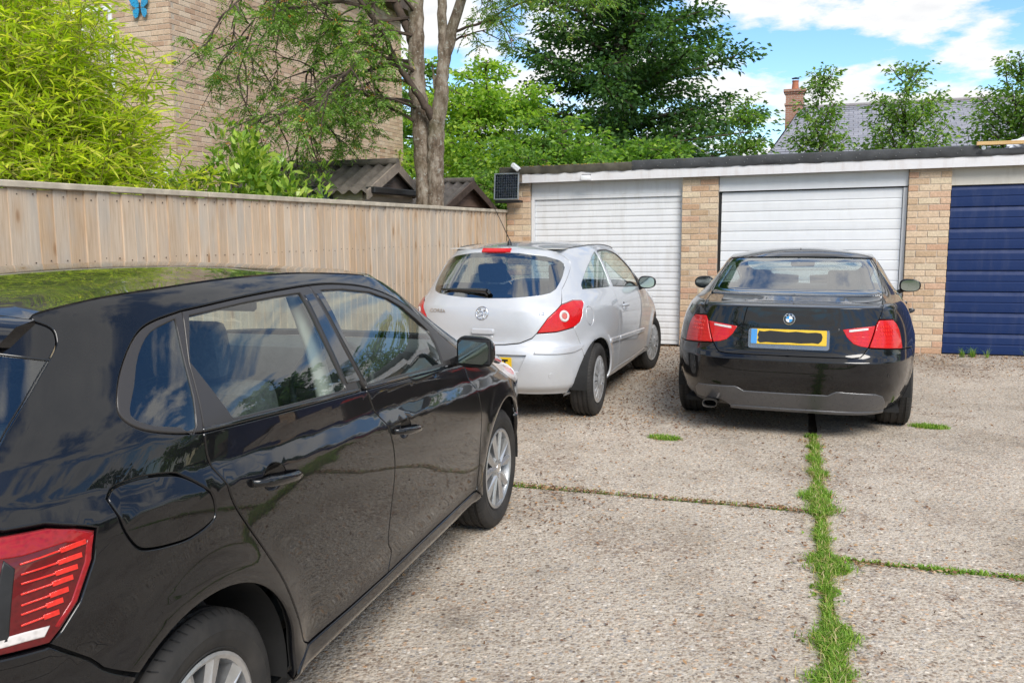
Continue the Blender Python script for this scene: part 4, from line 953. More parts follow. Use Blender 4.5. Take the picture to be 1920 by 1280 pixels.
class Shell:
    """a car's skin unrolled to (m, z): m is the distance round the car from the rear centre line"""
    def __init__(s, car, root):
        s.c = car; s.root = root; q = np.linspace(0, 4, 3001); P = car.P(q, np.full(3001, .75)); d = np.linalg.norm(np.diff(P, axis=0), axis=1)
        s.q = q; s.m = np.concatenate([[0], np.cumsum(d)]); s.M = s.m[-1]
    def fold(s, m): m = np.asarray(m, float); sg = np.where((m < 0) | (m > s.M), -1., 1.); mm = np.abs(m); mm = np.where(mm > s.M, 2*s.M-mm, mm); return np.interp(mm, s.m, s.q), sg
    def P(s, mz, off=0):
        q, sg = s.fold(mz[:, 0]); z = mz[:, 1]; P = s.c.P(q, z); N = s.N(mz)
        P = P*np.column_stack([sg, 1+0*sg, 1+0*sg]); return P+N*off
    def N(s, mz):
        e = .0015
        def p(m, z):
            q, sg = s.fold(m); r = s.c.P(q, z); r[:, 0] *= sg; return r
        a = p(mz[:, 0]+e, mz[:, 1])-p(mz[:, 0]-e, mz[:, 1]); b = p(mz[:, 0], mz[:, 1]+e)-p(mz[:, 0], mz[:, 1]-e)
        n = np.cross(a, b); return n/np.maximum(1e-12, np.linalg.norm(n, axis=1, keepdims=True))
    def Y(s, pts):
        a = np.array(pts, float); q = s.c.q_of_y(a[:, 0], a[:, 1]); return np.column_stack([np.interp(q, s.q, s.m), a[:, 1]])
    def X(s, pts, front=False):
        a = np.array(pts, float); x = np.abs(a[:, 0]); z = a[:, 1]; y = np.full(len(a), s.c.yf(z) if front else s.c.yr(z)) if False else (s.c.yf(z) if front else s.c.yr(z))
        for _ in range(4):
            hw = s.c.hw(z+s.c.shear(y, z))+s.c.bump(y, z); Xn = np.clip(x/hw, 0, .9999); n = s.c.nf(z) if front else s.c.nr(z); Yn = (1-Xn**n)**(1/n)
            y = s.c.yc+(s.c.yf(z)-s.c.yc)*Yn if front else s.c.yc-(s.c.yc-s.c.yr(z))*Yn
        q = np.where(Xn >= Yn, 2-Yn/np.maximum(Xn, 1e-9), Xn/np.maximum(Yn, 1e-9)); q = 4-q if front else q
        m = np.interp(q, s.q, s.m); neg = a[:, 0] < 0
        m = np.where(neg, 2*s.M-m if front else -m, m); return np.column_stack([m, z])
    def panel(s, name, poly, mat, parent=None, off=0, gap=.004, depth=.016, res=.045, resz=None, holes=(), side=1, bev=.003, hgap=None, dn=.022):
        """a thin pressed panel with rounded edges; side=-1 mirrors it to the other flank"""
        resz = resz or res; poly = dens(np.asarray(poly, float), dn); hp = [dens(np.asarray(h, float), dn) for h in holes]
        if area(poly) < 0: poly = poly[::-1]
        loops = [(inset(poly, gap/2), inset(poly, gap/2+bev))]
        for h in hp:
            h = h if area(h) > 0 else h[::-1]; g = gap if hgap is None else hgap
            loops.append((inset(h, -g/2), inset(h, -(g/2+bev))))
        inner = [l[1] for l in loops]; lo, hi = inner[0].min(0), inner[0].max(0)
        gx, gz = np.meshgrid(np.arange(lo[0]+res/2, hi[0], res), np.arange(lo[1]+resz/2, hi[1], resz)); G = np.column_stack([gx.ravel(), gz.ravel()])
        k = inpoly(G, inset(inner[0], res*.3)) if len(G) else np.zeros(0, bool)
        for h in inner[1:]: k &= ~inpoly(G, inset(h, -res*.3))
        pts = list(inner); edges = []; o = 0
        for l in inner:
            n = len(l); edges += [(o+i, o+(i+1) % n) for i in range(n)]; o += n
        allp = np.concatenate(inner+[G[k]]) if k.any() else np.concatenate(inner)
        r = delaunay_2d_cdt([Vector(p) for p in allp], edges, [], 0, 1e-7)
        V2 = np.array([tuple(v) for v in r[0]]); F = np.array([f for f in r[2]]); cen = V2[F].mean(1); keep = inpoly(cen, inner[0])
        for h in inner[1:]: keep &= ~inpoly(cen, h)
        F = F[keep]; P = s.P(V2, off); N = s.N(V2)
        # face orientation: outward
        fn = np.cross(P[F[:, 1]]-P[F[:, 0]], P[F[:, 2]]-P[F[:, 0]]); flip = np.sum(fn*N[F[:, 0]], 1) < 0; F[flip] = F[flip][:, ::-1]
        Vs = [P]; Ns = [N]; Fs = [F]; base = len(P)
        for li, (outer, inn) in enumerate(loops):
            n = len(outer); Na = s.N(inn); A = s.P(inn, off); B = s.P(outer, off-bev*.8); C_ = s.P(outer, off-depth)
            tn = B-A; tn -= Na*np.sum(tn*Na, 1, keepdims=True); tn /= np.maximum(1e-9, np.linalg.norm(tn, axis=1, keepdims=True))
            nb_ = Na*.6+tn*.8; nc = tn
            Vs += [A, B, C_]; Ns += [Na, nb_, nc]; i = np.arange(n); j = (i+1) % n
            for a0, b0 in ((base, base+n), (base+n, base+2*n)):
                q1 = np.column_stack([a0+i, b0+i, b0+j]); q2 = np.column_stack([a0+i, b0+j, a0+j])
                Fs += [q1, q2] if True else []
            base += 3*n
        V = np.concatenate(Vs); Nn = np.concatenate(Ns); Nn = Nn/np.maximum(1e-9, np.linalg.norm(Nn, axis=1, keepdims=True)); F = np.concatenate(Fs)
        fn = np.cross(V[F[:, 1]]-V[F[:, 0]], V[F[:, 2]]-V[F[:, 0]]); flip = np.sum(fn*(Nn[F].mean(1)), 1) < 0; F[flip] = F[flip][:, ::-1]
        if side < 0: V = V*np.array([-1, 1, 1]); Nn = Nn*np.array([-1, 1, 1]); F = F[:, ::-1]
        me = quick_mesh(name, V, F, True)
        me.normals_split_custom_set_from_vertices([tuple(x) for x in Nn])
        return link(name, me, mat, parent if parent is not None else s.root)
    def pos(s, mz1, off=0, side=1):
        p = s.P(np.array([mz1]), off)[0]; n = s.N(np.array([mz1]))[0]; f = np.array([side, 1, 1]); return Vector(p*f), Vector(n*f)
def roof_patch(name, loop, top, mat, parent, res=.08, skirt=.03):
    """height-field skin over a closed 3D loop, crowned to the height `top`"""
    loop = np.array(loop); B = loop[:, :2]; B2 = B if area(B) > 0 else B[::-1]; L3 = loop if area(B) > 0 else loop[::-1]
    lo, hi = B.min(0), B.max(0); gx, gy = np.meshgrid(np.arange(lo[0]+res/2, hi[0], res), np.arange(lo[1]+res/2, hi[1], res)); G = np.column_stack([gx.ravel(), gy.ravel()]); G = G[inpoly(G, inset(B2, res*.45))]
    n = len(B2); allp = np.concatenate([B2, G]); r = delaunay_2d_cdt([Vector(p) for p in allp], [(i, (i+1) % n) for i in range(n)], [], 0, 1e-7)
    V2 = np.array([tuple(v) for v in r[0]]); F = np.array([f for f in r[2]]); F = F[inpoly(V2[F].mean(1), B2)]
    # map boundary heights
    d = ((V2[:, None, :]-B2[None])**2).sum(2); ib = d.argmin(1); isb = d[np.arange(len(V2)), ib] < 1e-10
    z = np.where(isb, L3[ib, 2], L3[:, 2].mean()); E_ = np.concatenate([F[:, [0, 1]], F[:, [1, 2]], F[:, [2, 0]]]); E_ = np.concatenate([E_, E_[:, ::-1]]); E_ = np.unique(E_, axis=0)
    ln = np.linalg.norm(V2[E_[:, 0]]-V2[E_[:, 1]], axis=1); wt = 1/np.maximum(ln, 1e-6); den = np.bincount(E_[:, 0], wt, len(V2)); A2 = np.bincount(E_[:, 0], wt*ln*ln, len(V2))/den
    def solve(z, src):
        z = z.copy()
        for _ in range(3000):
            zn = np.bincount(E_[:, 0], wt*z[E_[:, 1]], len(V2))/den+src*A2; z = np.where(isb, z, zn)
        return z
    h0 = solve(z, 0); h1 = solve(np.zeros(len(V2)), 1.0); k = max(0, top-h0.max())/max(1e-6, h1[h0.argmax()] if h1[h0.argmax()] > 0 else h1.max())
    cmid = h1.argmax(); k = max(0, (top-h0[cmid])/h1[cmid]); zz = h0+k*h1
    V = np.column_stack([V2, zz]); fn = np.cross(V[F[:, 1]]-V[F[:, 0]], V[F[:, 2]]-V[F[:, 0]])[:, 2] < 0; F[fn] = F[fn][:, ::-1]
    bi = [int(np.argmin(((V2-p)**2).sum(1))) for p in B2]; o = len(V); V = np.concatenate([V, V[bi]-np.array([0, 0, skirt])]); sk_ = []
    for i in range(n): j = (i+1) % n; sk_ += [(bi[i], o+i, o+j), (bi[i], o+j, bi[j])]
    me = quick_mesh(name, V, np.concatenate([F, np.array(sk_)]), True); me.set_sharp_from_angle(angle=math.radians(40))
    return link(name, me, mat, parent)

# ------------------------------------------------------------------ car materials
def car_paint(name, c, metal=0., rough=.3, dust=.0, flake=0.):
    t = NT(name); v = t.coords('Object'); w_ = t.n('NewGeometry').outputs['Position']
    base = c
    dn_ = t.math('MULTIPLY', t.ramp(t.noise(w_, 16, 6, .7), [(.42, (0,)*3), (.8, (1,)*3)]), dust)
    bc = t.mixc(dn_, c, (.26, .23, .19))
    t.set(base=bc, metal=metal, rough=rough, coat=1.0, coatr=t.ramp(t.noise(w_, 9, 5, .6), [(.35, (.008,)*3), (.75, (.008+dust*.35,)*3)]), spec=.1)
    t.b.inputs['Coat IOR'].default_value = 1.5
    if flake:
        f_ = t.n('TexVoronoi', {'Vector': w_, 'Scale': 900.0}).outputs['Color']; nm_ = t.n('VectorMath', {0: t.n('VectorMath', {0: f_, 1: (.5, .5, .5)}, operation='SUBTRACT').outputs[0], 3: flake}, operation='SCALE').outputs[0]
        nn = t.n('VectorMath', {0: t.n('NewGeometry').outputs['Normal'], 1: nm_}, operation='ADD').outputs[0]; t.l(t.n('VectorMath', {0: nn}, operation='NORMALIZE').outputs[0], 'Normal')
        t.l(t.n('NewGeometry').outputs['Normal'], 'Coat Normal')
    return t.m
P_BLACK = car_paint('black_car_paint', (.0035, .0038, .005), 0, .3, .012)
P_DUST_SHEEN = car_paint('dusty_roof_painted_sheen', (.006, .006, .007), 0, .35, .16)  # dust laid on paler to paint in the pale reflection along the roof
P_BLACK2 = car_paint('deep_black_paint', (.0035, .0038, .005), 0, .3, .01)
P_SILVER = car_paint('silver_metallic_paint', (.54, .555, .58), .3, .42, .06, .10)
M_GLOSSB = plain('gloss_black_trim', (.006, .006, .007), .08, .1, coat=.8)
t = NT('window_rubber'); t.set(base=(.035, .032, .031), rough=.34); M_RUB = t.m
M_DARKP = plain('dark_underbody', (.008, .008, .008), .8, .3)
M_TYRE = NT('tyre_rubber'); t = M_TYRE; v = t.coords('Object'); t.set(base=t.ramp(t.noise(v, 8, 6, .65), [(.3, (.014, .014, .014)), (.75, (.042, .038, .034))]), rough=.72, spec=.4); t.bump(t.noise(v, 120, 3), .12, .002); M_TYRE = t.m
M_ALLOY = plain('silver_alloy', (.55, .56, .57), .36, .1, 30, metal=.85)
M_CHROME = plain('chrome', (.75, .76, .78), .08, .05, metal=1.0)
M_COVER = plain('wheel_cover_plastic', (.60, .61, .62), .38, .15, 20, metal=.6, coat=.3)
G_CLEAR = glass_mat('car_glass', (.84, .93, .89), 2.1)
G_DARK = glass_mat('car_glass_tinted', (.66, .77, .73), 2.4)
G_BLUE = glass_mat('heated_rear_glass', (.40, .48, .48), 4.2)
M_MIRROR = plain('mirror_glass', (.40, .46, .44), .02, .02, metal=1.0)
M_SEAT = plain('seat_fabric', (.085, .088, .095), .9, .3, 60, bump=.4, bscale=200)
M_DASH = plain('dash_plastic', (.05, .052, .055), .6, .25, 30)
M_PILL = plain('pale_headlining', (.50, .49, .46), .9, .05)
def lens_mat(name, c, rough=.06, glow=0):
    t = NT(name); w_ = t.coords('Object'); n = t.n('TexVoronoi', {'Vector': w_, 'Scale': 95.0}).outputs['Distance']
    t.set(base=t.ramp(n, [(.1, tuple(x*.75 for x in c)), (.6, c)]), rough=.3, coat=1.0, coatr=.02, spec=.2); t.b.inputs['Coat IOR'].default_value = 1.42
    return t.m
L_RED = lens_mat('red_lamp_lens', (.56, .008, .010)); L_DRED = lens_mat('deep_red_lens', (.11, .004, .006)); L_BRED = lens_mat('bright_red_element', (.75, .03, .02)); L_CRIM = lens_mat('crimson_lens', (.30, .005, .010)); L_CLR = lens_mat('clear_lamp_lens', (.66, .62, .60)); L_PINK = lens_mat('pink_lens', (.60, .16, .14))
G_LENS = glass_mat('lamp_cover', (1.0, .93, .93), 1.0)
M_YELLOW = plain('yellow_plate', (.72, .47, .02), .35, .04, coat=.4)
M_CHAR = plain('plate_black', (.008, .008, .008), .5, .1)
M_PLBLUE = plain('plate_blue', (.06, .27, .60), .4, .05)

def disc_bowl(name, c, n, ru, rv, depth, mat, parent, u=None, k=22, rings=6):
    """concave dish set into a panel at c with outward normal n"""
    n = n.normalized(); u = (u-n*u.dot(n)).normalized(); v_ = n.cross(u); V = []; F = []
    for r in range(rings+1):
        f = r/rings
        for i in range(k): a = 2*PI*i/k; V.append(c+u*(ru*f*math.cos(a))+v_*(rv*f*math.sin(a))-n*depth*(1-f**2.2))
    for r in range(rings):
        for i in range(k): F.append((r*k+i, r*k+(i+1) % k, (r+1)*k+(i+1) % k, (r+1)*k+i))
    m = MB(); m.add(V, F); return m.build(name, mat, parent, smooth=60)
def slabm(name, c, n, w_, h_, th, mat, parent, up=Vector((0, 0, 1)), bev=.002, corner=.008, ns=4):
    """flat rounded-corner plate facing n"""
    n = n.normalized(); u = up.cross(n).normalized(); v_ = n.cross(u); poly = []
    for cx, cy, a0 in ((1, 1, 0), (-1, 1, 90), (-1, -1, 180), (1, -1, 270)):
        for i in range(ns+1): a = math.radians(a0+90*i/ns); poly.append((cx*(w_/2-corner)+corner*math.cos(a), cy*(h_/2-corner)+corner*math.sin(a)))
    k = len(poly); V = [c+u*x+v_*y for x, y in poly]+[c+u*x*(1-2*bev/w_)+v_*y*(1-2*bev/h_)+n*th for x, y in poly]
    F = [tuple(range(k, 2*k))]+[(i, (i+1) % k, k+(i+1) % k, k+i) for i in range(k)]
    m = MB(); m.add(V, F); return m.build(name, mat, parent)
def text_mesh(name, s_, c, n, size, mat, parent, ext=.0008, up=Vector((0, 0, 1)), sx=1.0, align='CENTER', bold=0):
    cu = bpy.data.curves.new(name, 'FONT'); cu.body = s_; cu.size = size; cu.extrude = ext; cu.align_x = align; cu.align_y = 'CENTER'; cu.resolution_u = 3; cu.offset = bold
    tmp = bpy.data.objects.new('tmp_text', cu); col.objects.link(tmp); dg = bpy.context.evaluated_depsgraph_get(); me = bpy.data.meshes.new_from_object(tmp.evaluated_get(dg)); bpy.data.objects.remove(tmp)
    n = n.normalized(); u = up.cross(n).normalized(); v_ = n.cross(u); M_ = Matrix(((u.x*sx, v_.x, n.x, c.x), (u.y*sx, v_.y, n.y, c.y), (u.z*sx, v_.z, n.z, c.z), (0, 0, 0, 1))); me.transform(M_)
    return link(name, me, mat, parent)
def wheel(parent, y, xo, R, wd, Rr, style, side, rim_mat, steer=0.0, zc=None):
    zc = R-.006 if zc is None else zc
    w_ = empty('wheel', (side*xo, y, zc), steer+(0 if side > 0 else PI), parent)
    # local +X points outwards
    m = MB(); sh = R*.94
    prof = [(Rr-.012, -wd*.80), (Rr+.004, -wd*.86), (Rr+.03, -wd*.93), (sh-.02, -wd*.97), (sh+.004, -wd*.93), (R-.004, -wd*.86)]
    gro = [-.78, -.58, -.36, -.16]
    for g in gro: prof += [(R, wd*(g-.045)), (R-.007, wd*(g-.035)), (R-.007, wd*(g+.035)), (R, wd*(g+.045))]
    prof += [(R-.003, -wd*.055), (R-.012, -wd*.015), (sh, .004), (sh-.02, .010), ((sh+Rr)/2+.012, .014), ((sh+Rr)/2+.008, .0125), ((sh+Rr)/2, .0135), (Rr+.03, .010), (Rr+.014, .003), (Rr+.012, .006), (Rr+.004, -.002), (Rr-.012, -.012)]
    m.lathe(prof, 64, 'X'); m.build('tyre', M_TYRE, w_, smooth=38)
    # shoulder sipes of the tread
    m = MB()
    for k in range(66):
        a = 2*PI*k/66; Ma = Matrix.Rotation(a, 4, 'X'); m.add([Ma @ Vector(p) for p in ((-wd*.30, -.0022, R+.0006), (-wd*.30, .0022, R+.0006), (-wd*.045, .0052, R-.0015), (-wd*.045, .0015, R-.0015), (.0015, .0125, sh+.004), (.0015, .0095, sh+.004))], [(0, 1, 2, 3), (3, 2, 4, 5)])
    tag(m.build('tread_sipes', M_DARKP, w_), kind='stuff')
    m = MB(); m.lathe([(Rr+.002, -.004), (Rr+.004, .003), (Rr-.004, .006), (Rr-.014, .0), (Rr-.020, -.03), (Rr-.03, -wd*.8), (Rr-.05, -wd*.84)], 56, 'X'); rim = m.build('rim', rim_mat, w_, smooth=40)
    m = MB(); m.lathe([(0, -.10), (Rr*.72, -.10), (Rr*.72, -.085), (.05, -.08), (0, -.08)], 40, 'X'); m.build('brake_disc', plain('brake_steel', (.25, .24, .23), .4, .2, metal=.9) if 'brake_steel' not in bpy.data.materials else bpy.data.materials['brake_steel'], w_, smooth=40)
    m = MB(); m.lathe([(Rr*.98, -wd*.82), (0, -wd*.78)], 32, 'X'); m.build('inner_well', M_DARKP, w_)
    if style == 'cover':
        m = MB(); m.lathe([(Rr-.006, .000), (Rr-.02, .006), (Rr*.86, .008)], 56, 'X'); m.lathe([(Rr*.40, .014), (Rr*.33, .018), (.045, .024), (.040, .020), (0, .021)], 40, 'X'); m.build('cover_hub', rim_mat, w_, smooth=40)
        for k in range(14):
            a = 2*PI*k/14; Ma = Matrix.Rotation(a, 4, 'X'); ri, ro = Rr*.38, Rr*.88; wi, wo = ri*PI/14*.86, ro*PI/14*.66
            V = [(.0125, -wi, ri), (.0125, wi, ri), (.007, wo, ro), (.007, -wo, ro), (-.012, -wi*1.05, ri), (-.012, wi*1.05, ri), (-.012, wo*1.06, ro), (-.012, -wo*1.06, ro)]
            m = MB(); m.add([Ma @ Vector(p) for p in V], [(0, 1, 2, 3), (0, 4, 5, 1), (1, 5, 6, 2), (2, 6, 7, 3), (3, 7, 4, 0)]); m.build('spoke', rim_mat, w_)
    else:
        ns = 5
        m = MB(); m.lathe([(.062, -.020), (.058, -.004), (.030, .002), (.028, -.002), (0, -.002)], 32, 'X'); hub = m.build('hub', rim_mat, w_, smooth=40)
        for k in range(5): a = 2*PI*(k+.5)/5; m = MB(); m.lathe([(0, -.003), (.008, -.003), (.009, -.012)], 8, 'X', Matrix.Rotation(a, 4, 'X') @ Matrix.Translation((.001, 0, .046))); m.build('wheel_bolt', M_DARKP, hub)
        m = MB(); m.lathe([(.026, -.001), (.025, .002), (0, .0025)], 24, 'X'); m.build('centre_cap', M_CHROME if style == 'twin' else M_GLOSSB, hub, smooth=40)
        for k in range(ns):
            a0 = 2*PI*k/ns
            for sg in (-1, 1):
                # twin bladed spokes: broad flat face with a sharp facet
                a1 = a0+sg*.11; a2 = a0+sg*(.30 if style == 'twin' else .20); ri, ro = .045, Rr-.012; wi, wo = .014, (.030 if style == 'twin' else .020)
                def pt(r_, a_, t_, x_): return Vector((x_, r_*math.sin(a_)+t_*math.cos(a_), r_*math.cos(a_)-t_*math.sin(a_)))
                V = [pt(ri, a1, -wi, -.008), pt(ri, a1, wi, -.008), pt(ro, a2, wo, -.006), pt(ro, a2, -wo, -.006), pt(ri, a1, sg*wi*.2, .004), pt(ro, a2, -sg*wo*.35, .003), pt(ri, a1, -wi, -.05), pt(ri, a1, wi, -.05), pt(ro, a2, wo*.8, -.045), pt(ro, a2, -wo*.8, -.045)]
                m = MB(); m.add(V, [(0, 4, 5, 3), (4, 1, 2, 5), (0, 3, 9, 6), (1, 7, 8, 2), (2, 8, 9, 3, 5), (0, 6, 7, 1, 4)]); m.build('spoke', rim_mat, w_)
    return w_
def arch_liner(parent, y, zc, r, x0, x1, side):
    m = MB(); V = []; F = []; n = 26
    for i in range(n+1):
        a = math.radians(-6+192*i/n)
        for x in (x0, x1): V.append((side*x, y+r*math.cos(a), zc+r*math.sin(a)))
    for i in range(n): F.append((2*i, 2*i+1, 2*i+3, 2*i+2))
    o = len(V); V += [(side*x0, y+r*math.cos(math.radians(-6+192*i/n)), zc+r*math.sin(math.radians(-6+192*i/n))) for i in range(n+1)]; F.append(tuple(range(o, o+n+1)))
    m.add(V, F); return m.build('wheel_arch_liner', M_DARKP, parent, smooth=50)
def rounded(name, a, b, bev, mat, parent, M=None, lv=0):
    m = MB(); m.box(a, b, M, bev); return m.build(name, mat, parent, smooth=50)
def car_seat(parent, x, y, zb=.30, w_=.50, h=.62, rec=14, name='seat'):
    s_ = empty(name, (x, y, zb), 0, parent)
    o = rounded('cushion', (-w_/2, -.02, 0), (w_/2, .50, .17), .05, M_SEAT, s_)
    R_ = Matrix.Rotation(math.radians(rec), 4, 'X'); o = rounded('backrest', (-w_/2, -.12, .10), (w_/2, .02, .10+h), .055, M_SEAT, s_, R_)
    rounded('headrest', (-.135, -.115, .13+h), (.135, -.02, .31+h), .04, M_SEAT, s_, R_)
    return s_
def rear_bench(parent, y, zb, w_, h, rec=22):
    s_ = empty('rear_seat', (0, y, zb), 0, parent); R_ = Matrix.Rotation(math.radians(rec), 4, 'X')
    rounded('cushion', (-w_/2, 0, 0), (w_/2, .48, .16), .05, M_SEAT, s_); rounded('backrest', (-w_/2, -.12, .08), (w_/2, .02, .08+h), .05, M_SEAT, s_, R_)
    for x in (-.38, .38): rounded('headrest', (x-.13, -.11, .09+h), (x+.13, -.02, .22+h), .035, M_SEAT, s_, R_)
    return s_
def steering(parent, x, y, z, R=.185):
    s_ = empty('steering_wheel', (x, y, z), 0, parent); M_ = Matrix.Rotation(math.radians(-24), 4, 'X'); m = MB(); pts = [M_ @ Vector((R*math.cos(2*PI*i/36), 0, R*math.sin(2*PI*i/36))) for i in range(37)]; m.tube(pts, .015, 8, False); m.build('wheel_ring', M_DASH, s_, smooth=60)
    m = MB(); m.lathe([(0, -.03), (.06, -.03), (.075, 0), (.06, .03), (0, .03)], 20, 'Y', M_); m.box((-R, -.012, -.02), (R, .012, .02), M_); m.box((-.02, -.012, -R), (.02, .012, 0), M_); m.tube([M_ @ Vector((0, 0, 0)), M_ @ Vector((0, .4, 0))], .03, 8); m.build('wheel_hub', M_DASH, s_, smooth=40); return s_
# ------------------------------------------------------------------ black hatchback in the foreground
def sym(h): h = np.asarray(h); return np.concatenate([h, (h*np.array([-1, 1]))[::-1]])
def symf(S, h): h = np.asarray(h); r = h.copy(); r[:, 0] = 2*S.M-r[:, 0]; return np.concatenate([h, r[::-1]])
def arc(yc, zc, r, a0, a1, n=18): return [(yc+r*math.cos(math.radians(a)), zc+r*math.sin(math.radians(a))) for a in np.linspace(a0, a1, n)]
cat_ = np.concatenate
def build_polo():
    RW, FW, ZW = .705, 3.205, .303
    car = Car(table([(.14, .72), (.2, .79), (.25, .835), (.275, .852), (.31, .853), (.34, .850), (.45, .862), (.6, .870), (.75, .876), (.875, .8765), (.922, .842), (1.0, .834), (1.02, .827), (1.2, .743), (1.33, .672), (1.40, .61), (1.45, .5)], [.875, .922, 1.0], .003),
        table([(.14, .14), (.25, .06), (.4, .01), (.5, 0), (.62, .02), (.68, .05), (.75, .045), (.9, .06), (1.0, .10), (1.05, .14), (1.30, .37), (1.36, .42), (1.45, .6)], [1.05]),
        table([(.14, 3.9), (.3, 4.02), (.5, 4.053), (.65, 4.02), (.75, 3.95), (.85, 3.72), (.92, 3.45), (.97, 3.2), (1.0, 3.12), (1.1, 2.88), (1.2, 2.62), (1.3, 2.38), (1.38, 2.15), (1.45, 1.9)], [1.0]),
        lin((.2, 6), (.7, 6), (1.0, 5.), (1.4, 4.2)), lin((.2, 5.5), (.7, 5.5), (.9, 5), (1.0, 5), (1.4, 4)), 2.0,
        shear=lambda y, z: .065*(y-1.5)*sst((z-.45)/.3)*sst((1.3-z)/.25), bump=flare([(RW, ZW), (FW, ZW)], .395, .013, .055))
    root = empty('parked_car', (-1.7354, 1.4899, 0), -.2732); tag(root, 'glossy black five-door hatchback nearest the camera, parked along the fence', 'car')
    S = Shell(car, root); Y, X = S.Y, S.X; P = P_BLACK
    gut = crv([(.565, 1.335), (.60, 1.350), (.743, 1.371), (.96, 1.384), (1.2, 1.393), (1.5, 1.393), (1.72, 1.384), (2.03, 1.360), (2.22, 1.312), (2.42, 1.215), (2.62, 1.105), (2.82, 1.0)], 5)
    belt = [(.785, 1.047), (1.025, 1.034), (1.649, .997), (2.1, .970), (2.476, .947), (2.66, .932)]
    top_trim = crv([(.942, 1.323), (1.229, 1.340), (1.592, 1.349), (1.80, 1.341), (1.992, 1.317), (2.14, 1.278), (2.276, 1.226), (2.459, 1.13), (2.606, 1.039), (2.72, .965)], 4)
    tt_r = [p for p in top_trim if p[0] <= 1.593]; tt_f = [p for p in top_trim if p[0] >= 1.591]
    qt = crv([(.942, 1.323), (.827, 1.305), (.756, 1.277), (.668, 1.213), (.607, 1.154), (.592, 1.12), (.622, 1.089), (.70, 1.063), (.785, 1.047)], 4)
    rc_up = [(.785, 1.047), (.861, 1.201), (.942, 1.323)]
    rcut = crv([(.785, 1.047), (.779, .99), (.792, .935), (.815, .865), (.867, .788), (.933, .70), (1.015, .579), (1.106, .408), (1.136, .356), (1.17, .331)], 4)
    bc_up = [(1.645, .9973), (1.612, 1.18), (1.592, 1.349)]
    bcut = crv([(1.645, .9973), (1.674, .933), (1.724, .848), (1.762, .764), (1.767, .658), (1.728, .456), (1.772, .385), (1.745, .318)], 4)
    fcut = crv([(2.66, .932), (2.675, .906), (2.723, .818), (2.781, .667), (2.776, .507), (2.764, .342), (2.75, .322)], 4)
    belt_r = [p for p in dens(belt, .05, False) if p[0] < 1.646]; belt_f = [p for p in dens(belt, .05, False) if p[0] > 1.644]
    lampY = [(.424, .930), (.408, .873), (.367, .80), (.327, .758), (.304, .738)]
    hatY = crv([(.245, .968), (.27, 1.02), (.349, 1.108), (.47, 1.199), (.559, 1.265), (.583, 1.29), (.59, 1.315), (.565, 1.335)], 4)
    fuel = [(.478, .975), (.506, .990), (.57, .992), (.639, .982), (.685, .966), (.735, .915), (.745, .865), (.724, .846), (.659, .834), (.60, .838), (.538, .849), (.508, .864), (.486, .902), (.477, .94)]
    fuel = crv(fuel+[fuel[0]], 3)[:-1]
    for sd in (1, -1):
        uni = gut+[(2.80, .985)]+[(p[0], p[1]) for p in top_trim[::-1]]+qt[1:]+rcut[1:]+[(1.10, .300), (1.078, .262)]+arc(RW, ZW, .373, -6, 128, 26)+[(.40, .645), (.304, .738)][0:1]+lampY[::-1]+[(.386, .948), (.341, .964)]
        up = cat_([Y(uni), X([(.731, .968)]), Y(hatY[1:-1])])
        S.panel('rear_quarter', up, P, side=sd, holes=[Y(fuel)], hgap=.006, res=.045, resz=.013)
        S.panel('fuel_flap', Y(fuel), P, side=sd, gap=.004, resz=.012)
        rd = empty('rear_door', (0, 0, 0), 0, root); fd = empty('front_door', (0, 0, 0), 0, root)
        def cup(y, z, ru=.052, rv=.034): return [(y+ru*math.cos(a), z+rv*math.sin(a)) for a in np.linspace(0, 2*PI, 22, endpoint=False)]
        hr, hf = (.992, .884), (1.868, .818)
        S.panel('door_skin', Y(belt_r[::-1]+rcut[1:]+[(1.45, .322)]+bcut[::-1]), P, rd, side=sd, holes=[Y(cup(*hr))], hgap=0, resz=.013)
        S.panel('door_skin', Y(belt_f[::-1]+bcut[1:]+[(2.2, .322)]+fcut[::-1][:-1]), P, fd, side=sd, holes=[Y(cup(*hf))], hgap=0, resz=.013)
        for (hy, hz), dd in ((hr, rd), (hf, fd)):
            c_, n_ = S.pos(Y([(hy, hz)])[0], 0, sd); u_ = Vector((0, 1, -.09))
            disc_bowl('handle_recess', c_-n_*.002, n_, .053, .035, .030, P, dd, u_)
            m = MB(); pts = []; rad = []
            for f in np.linspace(0, 1, 11):
                yy = hy-.105+.215*f; zz = hz+.010-.030*f; pc, pn = S.pos(Y([(yy, zz)])[0], 0, sd); lift = .034*math.sin(PI*min(1, f*1.0))**.35 if 0 < f < 1 else .002; pts.append(pc+pn*lift)
            V = []; F = []; k = 10
            for i, p in enumerate(pts):
                f = i/10; hh = .0135*(1 if .15 < f < .9 else .75); tt = .010
                nrm = Vector((sd, 0, 0)); up_ = Vector((0, .0, 1))
                for a in range(k): an = 2*PI*a/k; V.append(p+up_*hh*math.sin(an)+nrm*tt*math.cos(an))
            for i in range(10):
                for a in range(k): F.append((i*k+a, i*k+(a+1) % k, (i+1)*k+(a+1) % k, (i+1)*k+a))
            F += [tuple(range(k)), tuple(10*k+a for a in range(k))]; m.add(V, F); m.build('door_handle', P, dd, smooth=50)
        # glazing
        qg = crv([(.905, 1.307), (.808, 1.284), (.735, 1.237), (.67, 1.175), (.622, 1.132), (.62, 1.111), (.655, 1.091), (.72, 1.074), (.772, 1.066), (.905, 1.307)], 3)[:-1]
        rg = [(.957, 1.310), (1.2, 1.324), (1.36, 1.329), (1.513, 1.330), (1.517, 1.022), (1.2, 1.040), (.905, 1.058), (.868, 1.205)]
